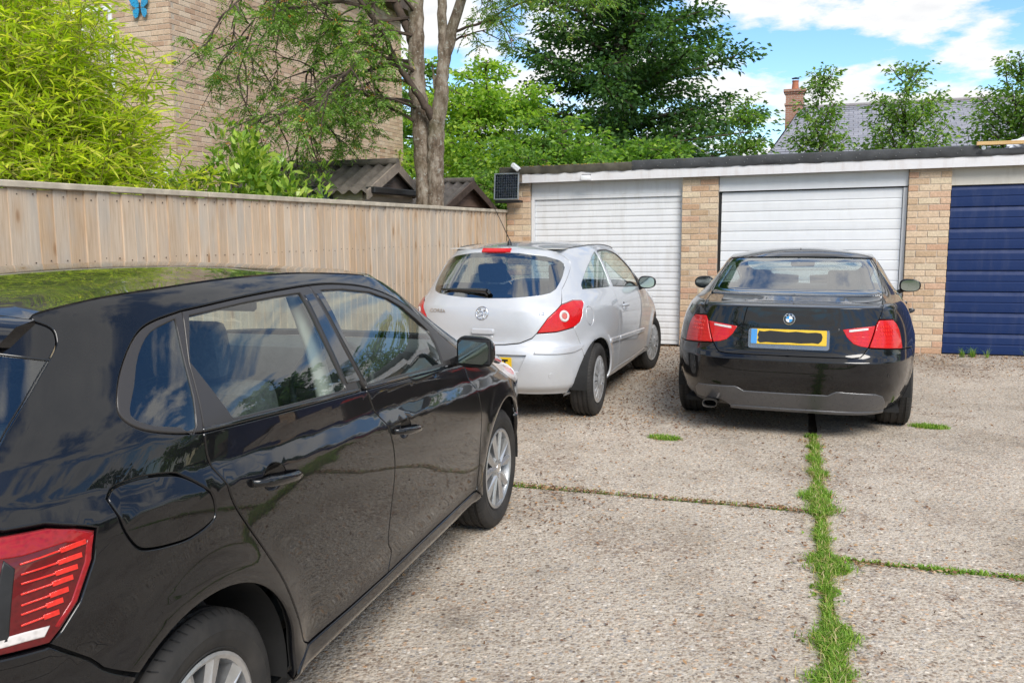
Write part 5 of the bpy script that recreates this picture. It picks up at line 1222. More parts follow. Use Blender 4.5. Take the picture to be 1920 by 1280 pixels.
        fg = [(1.646, 1.330), (1.80, 1.323), (1.997, 1.299), (2.12, 1.265), (2.226, 1.223), (2.33, 1.166), (2.425, 1.105), (2.44, 1.06), (2.42, .972), (2.1, .988), (1.672, 1.011)]
        S.panel('quarter_trim', Y(qt+rc_up[1:-1]), M_RUB, side=sd, holes=[Y(qg)], off=.000, gap=.003, hgap=0)
        S.panel('window_trim', Y(tt_r+bc_up[::-1][1:-1]+belt_r[::-1]+rc_up[1:-1]), M_RUB, rd, side=sd, holes=[Y(rg)], gap=.004, hgap=0)
        S.panel('window_trim', Y(tt_f+[(2.69, .945), (2.66, .934)]+belt_f[::-1]+bc_up[1:-1]), M_RUB, fd, side=sd, holes=[Y(fg)], gap=.004, hgap=0)
        S.panel('pillar_cover', Y([(1.526, 1.322), (1.578, 1.324), (1.622, 1.03), (1.527, 1.036)]), M_GLOSSB, rd, side=sd, off=.003, gap=0, depth=.006)
        S.panel('pillar_cover', Y([(1.602, 1.322), (1.640, 1.320), (1.664, 1.024), (1.652, 1.024)]), M_GLOSSB, fd, side=sd, off=.003, gap=0, depth=.006)
        S.panel('quarter_window', Y(qg), G_DARK, side=sd, off=-.005, gap=-.004, depth=.003, res=.08)
        S.panel('window_pane', Y(rg), G_CLEAR, rd, side=sd, off=-.006, gap=-.004, depth=.003, res=.08)
        S.panel('window_pane', Y(fg), G_CLEAR, fd, side=sd, off=-.006, gap=-.004, depth=.003, res=.08)
        bu = [(p[0], p[1]+.012) for p in belt_r]; bf_ = [(p[0], p[1]+.012) for p in belt_f]
        S.panel('door_card', Y(bu+[(1.70, .5), (1.0, .62), (.86, .80)]), M_DASH, rd, side=sd, off=-.024, gap=0, depth=.004, res=.2)
        S.panel('door_card', Y(bf_+[(2.70, .5), (1.70, .5)]), M_DASH, fd, side=sd, off=-.024, gap=0, depth=.004, res=.2)
        # bright lower lip of the belt moulding
        S.panel('belt_moulding', Y(belt_r+[(p[0], p[1]+.011) for p in belt_r[::-1]]), M_GLOSSB, rd, side=sd, off=.004, gap=.002, depth=.010, dn=.04)
        S.panel('belt_moulding', Y(belt_f+[(p[0], p[1]+.011) for p in belt_f[::-1]]), M_GLOSSB, fd, side=sd, off=.004, gap=.002, depth=.010, dn=.04)
        # front wing, sill
        wing = fcut[1:]+[(2.80, .290), (2.832, .262)]+arc(FW, ZW, .373, 186, 38, 26)+[(3.51, .62), (3.50, .68), (3.36, .752), (3.22, .838), (3.12, .878)]
        bl = crv([(3.12, .886), (3.0, .925), (2.90, .953), (2.80, .978)], 4)
        S.panel('front_wing', Y(wing+bl+[(2.72, .962), (2.665, .936)]), P, side=sd, resz=.013)
        S.panel('sill', Y([(1.078, .258), (1.11, .297), (1.17, .326), (1.45, .316), (1.745, .312), (2.2, .316), (2.75, .317), (2.80, .286), (2.832, .258)]), P_BLACK, side=sd, depth=.03)
        # lamps
        lamp = cat_([Y(lampY), X([(.755, .747), (.60, .752), (.46, .76), (.44, .85), (.46, .975), (.60, .975), (.731, .966)]), Y([(.341, .962), (.386, .946)])])
        tl = empty('tail_lamp', (0, 0, 0), 0, root)
        S.panel('lens', lamp, L_DRED, tl, side=sd, gap=.006, depth=.02, off=-.002)
        S.panel('upper_lens', cat_([Y([(.418, .926), (.384, .942), (.341, .957)]), X([(.731, .962), (.60, .969), (.47, .968), (.47, .94), (.70, .928)]), Y([(.285, .918), (.36, .921), (.405, .910)])]), L_CRIM, tl, side=sd, off=.0005, gap=.002, depth=.004)
        S.panel('outer_lens', Y([(.417, .922), (.402, .873), (.362, .803), (.322, .764), (.316, .770), (.352, .808), (.389, .873), (.402, .917)]), L_CRIM, tl, side=sd, off=.0005, gap=0, depth=.004)
        barsL = [(.279, .905), (.277, .886), (.274, .869), (.270, .850), (.267, .830), (.264, .813), (.261, .793)]; barsR = [(.397, .914), (.385, .891), (.373, .871), (.361, .854), (.349, .834), (.336, .817), (.326, .797)]
        for (a, za), (b, zb) in zip(barsL, barsR):
            mid = a+(b-a)*.58; zm = za+(zb-za)*.58; S.panel('lamp_bar', Y([(a, za-.001), (mid, zm-.0015), (mid, zm-.005), (b, zb-.006), (b, zb+.004), (mid, zm+.004), (mid, zm+.0015), (a, za+.002)]), L_BRED, tl, side=sd, off=.002, gap=0, depth=.004, bev=.0008, dn=.03)
        S.panel('reverse_lens', cat_([Y([(.309, .776), (.296, .756), (.262, .760)]), X([(.70, .766), (.70, .785)]), Y([(.266, .780)])]), L_CLR, tl, side=sd, off=.001, gap=.002, depth=.004)
        S.panel('dark_divider', X([(.745, .92), (.757, .90), (.762, .77), (.745, .77)]), M_BLACKP, tl, side=sd, off=.001, gap=0, depth=.004)
        hl = cat_([Y([(3.13, .872), (3.23, .832), (3.37, .748), (3.52, .70)]), X([(.72, .70), (.45, .72), (.45, .765)], True), Y([(3.55, .775), (3.35, .83)])])
        h_ = empty('headlamp', (0, 0, 0), 0, root); S.panel('lens', hl, L_CLR, h_, side=sd, gap=.005, res=.03)
        # mirror
        mr = empty('wing_mirror', (sd*.94, 2.50, 1.012), 0, root)
        bm = bmesh.new(); bmesh.ops.create_uvsphere(bm, u_segments=24, v_segments=14, radius=1)
        for v_ in bm.verts:
            x, y, z = v_.co; sgn = lambda q, p: math.copysign(abs(q)**p, q)
            X_ = .083*sgn(x, .6); Z_ = .068*sgn(z, .6)*(1.0-.18*x*(1 if z > 0 else .2)); Y_ = (.085*y if y > 0 else .02*sgn(y, .3)); v_.co = Vector((sd*(X_+.0), Y_, Z_))
        me = bpy.data.meshes.new('mirror_housing'); bmesh.ops.recalc_face_normals(bm, faces=bm.faces[:]); bm.to_mesh(me); bm.free(); [setattr(p, 'use_smooth', True) for p in me.polygons]; link('mirror_housing', me, P, mr)
        rot_ = Matrix.Rotation(sd*math.radians(8), 3, 'Z')
        gp_ = [(-.067, -.045), (.038, -.050), (.062, -.030), (.068, .020), (.056, .044), (-.05, .054), (-.070, .036)]; n_ = len(gp_)
        m = MB(); V = [Vector((sd*x, -.0235-.006, z)) for x, z in gp_]; m.add([tuple(v_) for v_ in V]+[(v_.x, v_.y+.004, v_.z) for v_ in V], [tuple(range(n_)), tuple(range(n_, 2*n_))]+[(i, (i+1) % n_, n_+(i+1) % n_, n_+i) for i in range(n_)]); m.build('mirror_glass', M_MIRROR, mr)
        m = MB(); m.box((-.076, -.026, -.058), (.076, -.012, .060), None, .010); m.build('mirror_bezel', M_BLACKP, mr)
        m = MB(); m.tube([(-sd*.09, .02, -.045), (-sd*.13, .03, -.06), (-sd*.17, .03, -.065)], [.022, .018, .02], 10); m.build('mirror_foot', M_BLACKP, mr, smooth=60)
        # inner shell, liners
        S.panel('inner_shell', np.array([(-.0, .2), (S.M, .2), (S.M, .72), (S.M*.86, .80), (S.M*.72, .915), (0, .97)]), M_DARKP, side=sd, off=-.03, gap=0, depth=.002, res=.12, holes=[Y(arc(RW, ZW, .385, 0, 359, 40)), Y(arc(FW, ZW, .385, 0, 359, 40))], hgap=0, dn=.1)
        arch_liner(root, RW, ZW, .384, .52, .828, sd); arch_liner(root, FW, ZW, .384, .50, .828, sd)
        wheel(root, RW, .828, .309, .19, .203, 'twin', sd, M_ALLOY); wheel(root, FW, .828, .309, .19, .203, 'twin', sd, M_ALLOY, steer=-.03)
    # tailgate, bumpers, bonnet
    tgt = empty('tailgate', (0, 0, 0), 0, root)
    gl_h = cat_([X([(.0, 1.31), (.40, 1.303)]), Y([(.555, 1.246), (.47, 1.18), (.36, 1.095)]), X([(.60, 1.055), (.0, 1.045)])])
    tg_h = cat_([X([(0, 1.345), (.45, 1.335)]), Y(hatY[::-1][1:]), X([(.60, .978), (.46, .977), (.435, .85), (.455, .757), (.44, .70), (.0, .68)])])
    S.panel('tailgate_skin', sym(tg_h), P, tgt, holes=[sym(gl_h)], hgap=0)
    S.panel('rear_window', sym(gl_h), G_DARK, tgt, off=-.004, gap=-.004, depth=.003, res=.08)
    bp_h = cat_([X([(0, .677), (.445, .697), (.46, .754), (.755, .743)]), Y([(.304, .734), (.40, .645)]), Y(arc(RW, ZW, .373, 129, 186, 10)), Y([(.334, .23)]), X([(.7, .22), (0, .22)])])
    rb = empty('rear_bumper', (0, 0, 0), 0, root); S.panel('bumper_skin', sym(bp_h), P, rb, depth=.03)
    S.panel('reflector', X([(.55, .42), (.74, .42), (.74, .45), (.55, .45)]), L_RED, rb, off=.003, gap=0, depth=.006); S.panel('reflector', X([(.55, .42), (.74, .42), (.74, .45), (.55, .45)]), L_RED, rb, off=.003, gap=0, depth=.006, side=-1)
    pc, pn = S.pos(X([(0, .82)])[0], .006); slabm('number_plate', pc, pn, .52, .111, .004, M_YELLOW, tgt)
    bn_h = cat_([Y([(3.12, .890), (3.0, .929), (2.90, .957), (2.815, .979)]), X([(.62, .985), (.3, .992), (0, .994)], True)])
    bn_h = cat_([X([(0, .78), (.42, .775), (.52, .79)], True), Y([(3.4, .825)]), bn_h])
    S.panel('bonnet', symf(S, bn_h), P, resz=.012, dn=.03)
    fb_h = cat_([Y([(2.832+.66, .56), (3.505, .63), (3.50, .69)]), X([(.72, .695), (.45, .715), (0, .75)], True), X([(0, .2), (.7, .2)], True), Y([(3.575, .25)]), Y(arc(FW, ZW, .373, 0, 36, 8))])
    S.panel('front_bumper', symf(S, fb_h), P, depth=.03)
    gf = [p for p in gut if p[0] > 2.02]
    ws_h = cat_([X([(0, 1.374), (.45, 1.370)], True), Y(gf), X([(.62, .995), (0, 1.003)], True)])
    S.panel('windscreen', symf(S, ws_h), G_CLEAR, off=-.003, gap=.0, depth=.004, res=.08)
    S.panel('scuttle', symf(S, cat_([X([(0, .988), (.3, .987), (.64, .978)], True), X([(.66, 1.0), (.3, 1.012), (0, 1.014)], True)])), M_BLACKP, off=.006, gap=0, depth=.012, resz=.006)
    # roof
    gr = [p for p in gut if p[0] <= 2.03]; R3 = S.P(Y(gr), .001); hd = S.P(X([(.5, 1.376), (.3, 1.383), (.1, 1.386)], True), .001)
    rear_n = 7; e0 = R3[0]; rear = [np.array([e0[0]*(1-2*i/rear_n), e0[1]-.06*math.sin(PI*i/rear_n), e0[2]+.045*math.sin(PI*i/rear_n)]) for i in range(1, rear_n)]
    loop = list(R3)+list(hd)+[p*np.array([-1, 1, 1]) for p in hd[::-1]]+[p*np.array([-1, 1, 1]) for p in R3[::-1]]+rear[::-1]
    roof_patch('roof', loop, 1.425, P_DUST_SHEEN, root)
    # tailgate spoiler
    V = []; F = []; n = 25
    for i in range(n):
        f = -1+2*i/(n-1); ax = abs(f); x = f*(.553-.004); cr_ = .045*(1-f*f); endp = max(0, (ax-.80)/.20)**2
        y0 = e0[1]-.055*math.cos(f*PI/2)+.004; z0 = e0[2]-.002+.044*math.cos(f*PI/2)
        yr_ = .335+.13*endp-.03*(1-f*f); zr_ = 1.300-.012*endp+.022*(1-f*f)
        for (yy, zz) in ((y0, z0), (y0-(y0-yr_)*.5, z0-(z0-zr_)*.36+.006), (yr_+.012, zr_+.008), (yr_, zr_), (yr_+.012, zr_-.016+.012*endp), (yr_+.10, zr_-.030+.012*endp), (y0+.0, z0-.07)): V.append((x, yy, zz))
    q = 7
    for i in range(n-1):
        for k in range(q-1): F.append((i*q+k, (i+1)*q+k, (i+1)*q+k+1, i*q+k+1))
    F += [tuple(range(q)), tuple((n-1)*q+k for k in range(q))[::-1]]
    m = MB(); m.add(V, F); sp_ = m.build('roof_spoiler', P, tgt, smooth=35)
    m = MB(); m.box((-.75, .35, .17), (.75, 3.75, .20)); m.build('underfloor', M_DARKP, root)
    m = MB(); m.box((-.70, .42, .30), (.70, 2.9, .33)); m.box((-.70, .40, .33), (.70, .43, .85)); m.build('cabin_floor', M_DARKP, root)
    m = MB(); m.box((-.64, 2.58, .60), (.64, 2.99, 1.0), None, .05); m.build('dashboard', M_DASH, root, smooth=50)
    m = MB(); m.box((-.56, .50, .90), (.56, .95, .925), None, .008); m.build('parcel_shelf', M_DASH, root)
    for x in (-.36, .36): car_seat(root, x, 1.62, .36)
    rear_bench(root, .98, .36, 1.2, .56); steering(root, .36, 2.30, .88)
    m = MB()
    for sd in (1, -1): m.tube([(sd*.60, 1.58, 1.32), (sd*.66, 1.60, 1.15), (sd*.70, 1.62, .95)], [.022, .028, .034], 8)
    m.build('inner_pillars', M_PILL, root, smooth=60)
    m = MB(); m.box((-.56, .75, 1.365), (.56, 1.95, 1.372)); m.build('headlining', M_PILL, root)
    m = MB(); m.box((-.11, 2.13, 1.20), (.11, 2.16, 1.26), None, .012); m.build('rear_view_mirror', M_BLACKP, root)
    return root
polo_car = build_polo()
# ------------------------------------------------------------------ silver three-door hatchback
def ell(cy, cz, ry, rz, n=26): return [(cy+ry*math.cos(a), cz+rz*math.sin(a)) for a in np.linspace(0, 2*PI, n, endpoint=False)]
def mirror_shell(root, sd, c, w_, h_, mat, dep=.09, yaw=0):
    mr = empty('wing_mirror', (sd*c[0], c[1], c[2]), 0, root); bm = bmesh.new(); bmesh.ops.create_uvsphere(bm, u_segments=24, v_segments=14, radius=1)
    sgn = lambda q, p: math.copysign(abs(q)**p, q)
    for v_ in bm.verts:
        x, y, z = v_.co; v_.co = Vector((sd*w_/2*sgn(x, .75), dep*y if y > 0 else .018*sgn(y, .3), h_/2*sgn(z, .75)*(1-.12*x)))
    me = bpy.data.meshes.new('mirror_housing'); bmesh.ops.recalc_face_normals(bm, faces=bm.faces[:]); bm.to_mesh(me); bm.free(); [setattr(p, 'use_smooth', True) for p in me.polygons]; link('mirror_housing', me, mat, mr)
    pts = [(w_*.42*math.copysign(abs(math.cos(a))**.7, math.cos(a)), h_*.41*math.copysign(abs(math.sin(a))**.7, math.sin(a))) for a in np.linspace(0, 2*PI, 28, endpoint=False)]; n_ = len(pts)
    m = MB(); m.add([(sd*x, -.0215, z) for x, z in pts]+[(sd*x, -.017, z) for x, z in pts], [tuple(range(n_)), tuple(range(n_, 2*n_))]+[(i, (i+1) % n_, n_+(i+1) % n_, n_+i) for i in range(n_)]); m.build('mirror_glass', M_MIRROR, mr)
    m = MB(); m.tube([(-sd*w_*.3, .02, -h_*.35), (-sd*w_*.62, .03, -h_*.6), (-sd*w_*.85, .03, -h_*.75)], [.022, .020, .024], 10); m.build('mirror_foot', M_BLACKP, mr, smooth=60); return mr
def build_corsa():
    RW, FW, ZW = .66, 3.17, .298
    car = Car(table([(.14, .72), (.22, .79), (.32, .832), (.5, .850), (.65, .853), (.8, .848), (.9, .836), (.97, .818), (1.0, .806), (1.2, .712), (1.33, .630), (1.39, .565), (1.45, .46)], [.97], .01),
        table([(.14, .2), (.22, .12), (.27, .08), (.285, .045), (.36, .02), (.5, 0), (.6, .02), (.65, .055), (.8, .07), (.9, .09), (.98, .13), (1.2, .29), (1.32, .38), (1.39, .46), (1.45, .6)], [.285, .98]),
        table([(.14, 3.85), (.3, 3.96), (.5, 3.999), (.65, 3.95), (.75, 3.85), (.85, 3.5), (.95, 3.15), (1.02, 2.95), (1.2, 2.62), (1.38, 2.1), (1.45, 1.8)], [1.02]),
        lin((.2, 3.9), (.9, 3.9), (1.0, 3.3), (1.4, 3.0)), lin((.2, 4.2), (1.05, 4.2), (1.4, 4)), 1.9, bump=flare([(RW, ZW), (FW, ZW)], .36, .018, .06))
    root = empty('parked_car', (-.2648, 6.7181, 0), -.338); tag(root, 'silver three-door hatchback parked in front of the white roller door', 'car')
    S = Shell(car, root); Y, X = S.Y, S.X; P = P_SILVER
    gut = crv([(.62, 1.352), (.80, 1.373), (1.0, 1.384), (1.4, 1.395), (1.8, 1.388), (2.05, 1.352), (2.3, 1.250), (2.55, 1.125), (2.80, 1.0)], 5)
    dtop = crv([(1.245, 1.032), (1.30, 1.20), (1.348, 1.352), (1.40, 1.372), (1.55, 1.380), (1.75, 1.378), (1.93, 1.352), (2.04, 1.325), (2.27, 1.215), (2.48, 1.10), (2.64, .99), (2.68, .94)], 4)
    drear = crv([(1.245, 1.032), (1.257, .97), (1.272, .86), (1.276, .741), (1.290, .55), (1.304, .366), (1.33, .315)], 4)
    dfront = crv([(2.68, .94), (2.70, .80), (2.71, .6), (2.70, .4), (2.66, .315)], 4)
    fuel = ell(.545, .838, .060, .075)
    hatch_e = [(.596, .948), (.567, 1.06), (.576, 1.145), (.570, 1.225), (.556, 1.262), (.540, 1.285), (.505, 1.315), (.462, 1.342)]
    lampX = [(.596, .945), (.523, .846), (.448, .73), (.591, .738), (.692, .765), (.722, .80), (.73, .846), (.728, .90), (.721, .942), (.702, .967), (.653, .974)]
    qwin = crv([(.625, 1.050), (.66, 1.095), (.868, 1.202), (1.08, 1.278), (1.20, 1.315), (1.298, 1.335), (1.312, 1.320), (1.275, 1.20), (1.215, 1.038)], 3)+[(.9, 1.044)]
    dwin = [(1.290, 1.032), (1.325, 1.18), (1.372, 1.335), (1.42, 1.350), (1.56, 1.356), (1.74, 1.354), (1.90, 1.331), (2.02, 1.300), (2.14, 1.245), (2.26, 1.178), (2.34, 1.12), (2.37, 1.05), (2.36, .965), (1.8, .995)]
    for sd in (1, -1):
        up = cat_([Y(gut+[(2.79, .985), (2.70, .945)]+dtop[::-1][1:]+drear[1:]+[(1.10, .295), (1.005, .250)]+arc(RW, ZW, .345, -8, 140, 24)+[(.375, .60), (.350, .70)]), X([(.692, .763), (.722, .80), (.73, .846), (.728, .90), (.721, .942), (.702, .967), (.653, .974), (.600, .950)]), X(hatch_e[1:])])
        S.panel('rear_quarter', up, P, side=sd, holes=[Y(fuel), Y(qwin)], hgap=.005)
        S.panel('fuel_flap', Y(fuel), P, side=sd, gap=.004)
        S.panel('quarter_window', Y(qwin), G_DARK, side=sd, off=-.003, gap=.0, depth=.004, res=.08)
        dr = empty('door', (0, 0, 0), 0, root)
        S.panel('door_skin', Y(dtop+dfront[1:]+[(2.0, .305)]+drear[::-1][:-1]), P, dr, side=sd, holes=[Y(dwin), Y(ell(1.50, .845, .05, .032))], hgap=0)
        S.panel('window_trim', Y(dwin), M_RUB, dr, side=sd, off=-.002, gap=-.002, holes=[inset(dens(Y(dwin), .03), .014)], hgap=0, depth=.006)
        S.panel('window_pane', Y(dwin), G_CLEAR, dr, side=sd, off=-.006, gap=-.002, depth=.003, res=.08)
        S.panel('door_card', Y([(1.26, 1.036), (2.62, .955), (2.6, .55), (1.32, .55)]), M_DASH, dr, side=sd, off=-.024, gap=0, depth=.004, res=.2)
        S.panel('quarter_card', Y([(.62, 1.058), (1.24, 1.044), (1.28, .6), (.95, .7), (.62, .8)]), M_DASH, side=sd, off=-.024, gap=0, depth=.004, res=.2)
        S.panel('mirror_sail', Y([(2.37, 1.10), (2.62, .985), (2.655, .945), (2.36, .96)]), M_BLACKP, dr, side=sd, off=.003, gap=0, depth=.006)
        c_, n_ = S.pos(Y([(1.50, .845)])[0], 0, sd); disc_bowl('handle_recess', c_-n_*.002, n_, .051, .033, .026, P, dr, Vector((0, 1, 0)))
        m = MB(); pts = []
        for f in np.linspace(0, 1, 9): pc, pn = S.pos(Y([(1.40+.20*f, .853-.012*f)])[0], 0, sd); pts.append(pc+pn*(.034*math.sin(PI*f)**.4 if 0 < f < 1 else .002))
        m.tube(pts, .012, 8); m.build('door_handle', P, dr, smooth=60)
        S.panel('rubbing_strip', Y([(1.30, .592), (2.46, .540), (2.43, .500), (1.30, .548)]), P, dr, side=sd, off=.014, gap=.003, depth=.02, bev=.006)
        S.panel('rubbing_strip', Y([(.945, .608), (1.272, .5935), (1.272, .5495), (.935, .566)]), P, side=sd, off=.014, gap=.003, depth=.02, bev=.006)
        S.panel('sill', Y([(1.005, .246), (1.10, .290), (1.33, .311), (2.0, .300), (2.66, .311), (2.78, .290), (2.83, .246)]), P, side=sd, depth=.03)
        S.panel('front_wing', Y(dfront+[(2.78, .294), (2.832, .250)]+arc(FW, ZW, .345, 188, 40, 24)+[(3.46, .60), (3.42, .70), (3.25, .80), (3.05, .885), (2.90, .935), (2.80, .972), (2.72, .945)]), P, side=sd)
        tl = empty('tail_lamp', (0, 0, 0), 0, root)
        S.panel('lens', X(lampX), L_RED, tl, side=sd, gap=.006, off=.004, depth=.02, bev=.006)
        cx, cz = .629, .857; pc, pn = S.pos(X([(cx, cz)])[0], .004, sd)
        for nm_, ri, ro, of, mt in (('reflector_ring', .026, .047, .003, L_CLR), ('reverse_bulb', .0, .026, .001, L_PINK)):
            m = MB(); u_ = Vector((0, 0, 1)).cross(pn).normalized(); v_ = pn.cross(u_); M_ = Matrix(((u_.x, v_.x, pn.x, pc.x), (u_.y, v_.y, pn.y, pc.y), (u_.z, v_.z, pn.z, pc.z), (0, 0, 0, 1)))
            m.lathe([(ro, of-.004), (ro-.003, of+.002), ((ri+ro)/2, of+.004), (max(ri, .0), of)], 28, 'Z', M_); m.build(nm_, mt, tl, smooth=50)
        hl = cat_([Y([(2.95, .895), (3.25, .795), (3.42, .70)]), X([(.70, .66), (.48, .68), (.45, .74)], True), Y([(3.4, .83)])])
        h_ = empty('headlamp', (0, 0, 0), 0, root); S.panel('lens', hl, L_CLR, h_, side=sd, gap=.005, res=.03)
        mirror_shell(root, sd, (.905, 2.30, 1.012), .175, .125, M_BLACKP)
        S.panel('inner_shell', np.array([(0, .22), (S.M, .22), (S.M, .68), (S.M*.86, .74), (S.M*.74, .90), (0, .92)]), M_DARKP, side=sd, off=-.03, gap=0, depth=.002, res=.12, holes=[Y(arc(RW, ZW, .357, 0, 359, 40)), Y(arc(FW, ZW, .357, 0, 359, 40))], hgap=0, dn=.1)
        arch_liner(root, RW, ZW, .356, .50, .805, sd); arch_liner(root, FW, ZW, .356, .48, .805, sd)
        wheel(root, RW, .812, .303, .185, .192, 'cover', sd, M_COVER); wheel(root, FW, .812, .303, .185, .192, 'cover', sd, M_COVER, steer=-.16)
    tgt = empty('tailgate', (0, 0, 0), 0, root)
    gl = X([(0, 1.352), (.2, 1.347), (.40, 1.318), (.495, 1.283), (.525, 1.258), (.540, 1.228), (.546, 1.145), (.53, 1.062), (.50, 1.035), (.45, 1.022), (.379, 1.013), (.2, .998), (0, .993)])
    hs_ = X([(0, 1.378), (.3, 1.372), (.43, 1.357), (.458, 1.343), (.502, 1.316), (.538, 1.286), (.556, 1.262), (.570, 1.225), (.576, 1.145), (.567, 1.06), (.596, .948), (.523, .846), (.448, .73), (.413, .693), (.319, .654), (.20, .641), (.059, .634), (0, .634)])
    S.panel('tailgate_skin', sym(hs_), P, tgt, holes=[sym(gl)], hgap=0)
    S.panel('rear_window', sym(gl), G_BLUE, tgt, off=-.003, gap=-.004, depth=.003, res=.07)
    S.panel('window_border', sym(gl), M_GLOSSB, tgt, off=-.008, gap=-.004, holes=[inset(dens(sym(gl), .03), .035)], hgap=0, depth=.002)
    S.panel('brake_light', X([(-.125, 1.350), (.125, 1.350), (.125, 1.378), (-.125, 1.378)]), L_RED, tgt, off=.012, gap=0, depth=.02, bev=.004)
    c_, n_ = S.pos(X([(0.0, .879)])[0], .002)
    b_ = empty('griffin_badge', (0, 0, 0), 0, tgt); u_ = Vector((0, 0, 1)).cross(n_).normalized(); v_ = n_.cross(u_); M_ = Matrix(((u_.x, v_.x, n_.x, c_.x), (u_.y, v_.y, n_.y, c_.y), (u_.z, v_.z, n_.z, c_.z), (0, 0, 0, 1)))
    m = MB(); m.lathe([(.055, 0), (.054, .004), (.050, .006), (.046, .003)], 36, 'Z', M_); m.build('badge_ring', M_CHROME, b_, smooth=50)
    m = MB(); m.lathe([(.047, .001), (0, .0015)], 36, 'Z', M_); m.build('badge_field', P_SILVER, b_)
    def ribbon(pts, w0): 
        mm = MB(); mm.tube([M_ @ Vector((x, y, .003)) for x, y in pts], w0, 6); return mm
    m = MB()
    for pts, w0 in (([(-.034, -.005), (-.02, .012), (-.004, .016), (.010, .008), (.012, -.006), (.002, -.016)], .0055), ([(.002, -.016), (-.012, -.020), (-.026, -.030)], .004), ([(-.004, .016), (-.008, .030), (-.020, .034), (-.028, .026)], .005), ([(.010, .008), (.024, .024), (.034, .020), (.028, .008), (.036, -.004), (.026, -.012)], .0045), ([(.008, -.012), (.018, -.026), (.010, -.036)], .004), ([(-.014, .010), (-.03, .006), (-.038, .012)], .0035)):
        m.tube([M_ @ Vector((x, y, .004)) for x, y in pts], w0, 6)
    m.build('griffin_relief', M_CHROME, b_, smooth=60)
    for s_, x, z, sz in (('CORSA', -.395, .886, .036), ('1.2', .475, .882, .036)):
        c_, n_ = S.pos(X([(x, z)])[0], .003); text_mesh('lettering', s_, c_, n_, sz, M_CHROME, tgt, .0012, sx=1.35 if s_ == 'CORSA' else 1.15, bold=.0004)
    c_, n_ = S.pos(X([(.0, .735)])[0], .004); slabm('grab_handle', c_+Vector((.015, 0, 0)), n_, .20, .050, .022, P, tgt, bev=.010, corner=.018); slabm('handle_recess', c_+Vector((.015, 0, -.043)), n_, .17, .034, .004, M_WPLAST if False else P_SILVER, tgt, bev=.008, corner=.014)
    m = MB(); pc, pn = S.pos(X([(.02, 1.030)])[0], .03); p2, n2 = S.pos(X([(-.40, 1.040)])[0], .022); m.tube([pc, pc*.7+p2*.3+pn*.006, p2], [.022, .017, .008], 10); pe, ne = S.pos(X([(.035, 1.020)])[0], .012); m.tube([pe, pc], .024, 10); m.build('rear_wiper', M_GLOSSB, tgt, smooth=60)
    m = MB(); a_, _ = S.pos(X([(-.14, 1.028)])[0], .010); b2, _ = S.pos(X([(-.42, 1.048)])[0], .008); m.tube([a_, b2], .006, 6); m.build('wiper_blade', M_BLACKP, tgt)
    rb = empty('rear_bumper', (0, 0, 0), 0, root)
    pr = X([(-.385, .565), (.385, .565), (.325, .43), (-.325, .43)])
    bh = cat_([X([(0, .630), (.059, .630), (.20, .637), (.319, .650), (.413, .689), (.446, .726), (.591, .734), (.692, .760)]), Y([(.348, .70), (.372, .60)]), Y(arc(RW, ZW, .345, 141, 195, 10)), Y([(.322, .195)]) if False else Y([(.330, .21)]), X([(.66, .225), (.5, .235), (.28, .24), (0, .24)])])
    S.panel('bumper_skin', sym(bh), P, rb, holes=[pr], hgap=0, depth=.03)
    S.panel('plate_recess', pr, P, rb, off=-.028, gap=-.01, depth=.004)
    for sd in (1, -1): S.panel('bumper_strip', X([(.439, .571), (.446, .600), (.599, .617), (.740, .626), (.752, .618), (.738, .586), (.70, .567), (.60, .563)]), P, rb, side=sd, off=.012, gap=.002, depth=.02, bev=.007)
    c_, n_ = S.pos(X([(0.01, .487)])[0], -.020); pl = slabm('number_plate', c_, n_, .52, .111, .004, M_YELLOW, rb)
    text_mesh('plate_lettering', 'JT', c_+n_*.0055+Vector((.195, 0, 0)), n_, .098, M_CHAR, rb, .0006, sx=.82, bold=.003)
    c_, n_ = S.pos(X([(.56, .40)])[0], .001); m = MB(); m.lathe([(.020, -.002), (.019, .001), (0, .0012)], 16, 'Z', Matrix.Translation(c_) @ n_.to_track_quat('Z', 'Y').to_matrix().to_4x4()); m.build('towing_cap', P, rb)
    bn_h = cat_([X([(0, .76), (.45, .745)], True), Y([(3.42, .835), (3.25, .812), (3.05, .892), (2.90, .942), (2.81, .975)]), X([(.62, 1.0), (.3, 1.01), (0, 1.013)], True)])
    bn_h = cat_([X([(0, .77), (.44, .765)], True), Y([(3.36, .79), (3.05, .893), (2.90, .943), (2.82, .975)]), X([(.6, 1.0), (.3, 1.01), (0, 1.013)], True)])
    S.panel('bonnet', symf(S, bn_h), P, resz=.014)
    fb = cat_([Y([(3.44, .54), (3.455, .60), (3.425, .69)]), X([(.70, .655), (.45, .68), (0, .75)], True), X([(0, .2), (.7, .2)], True), Y([(3.515, .24)]), Y(arc(FW, ZW, .345, 0, 38, 8))])
    S.panel('front_bumper', symf(S, fb), P, depth=.03)
    gf = [p for p in gut if p[0] > 2.03]; ws = cat_([X([(0, 1.375), (.40, 1.365)], True), Y(gf), X([(.6, 1.012), (0, 1.022)], True)]); S.panel('windscreen', symf(S, ws), G_CLEAR, off=-.003, gap=0, depth=.004, res=.08)
    gr = [p for p in gut if p[0] <= 2.05]; R3 = S.P(Y(gr), .001); hd = S.P(X([(.42, 1.368), (.25, 1.376), (.1, 1.379)], True), .001); rr_ = S.P(X([(.41, 1.3605), (.3, 1.3725), (.1, 1.3795)]), .001)
    loop = list(rr_[::-1])+list(R3)+list(hd)+[p*np.array([-1, 1, 1]) for p in hd[::-1]]+[p*np.array([-1, 1, 1]) for p in R3[::-1]]+[p*np.array([-1, 1, 1]) for p in rr_]
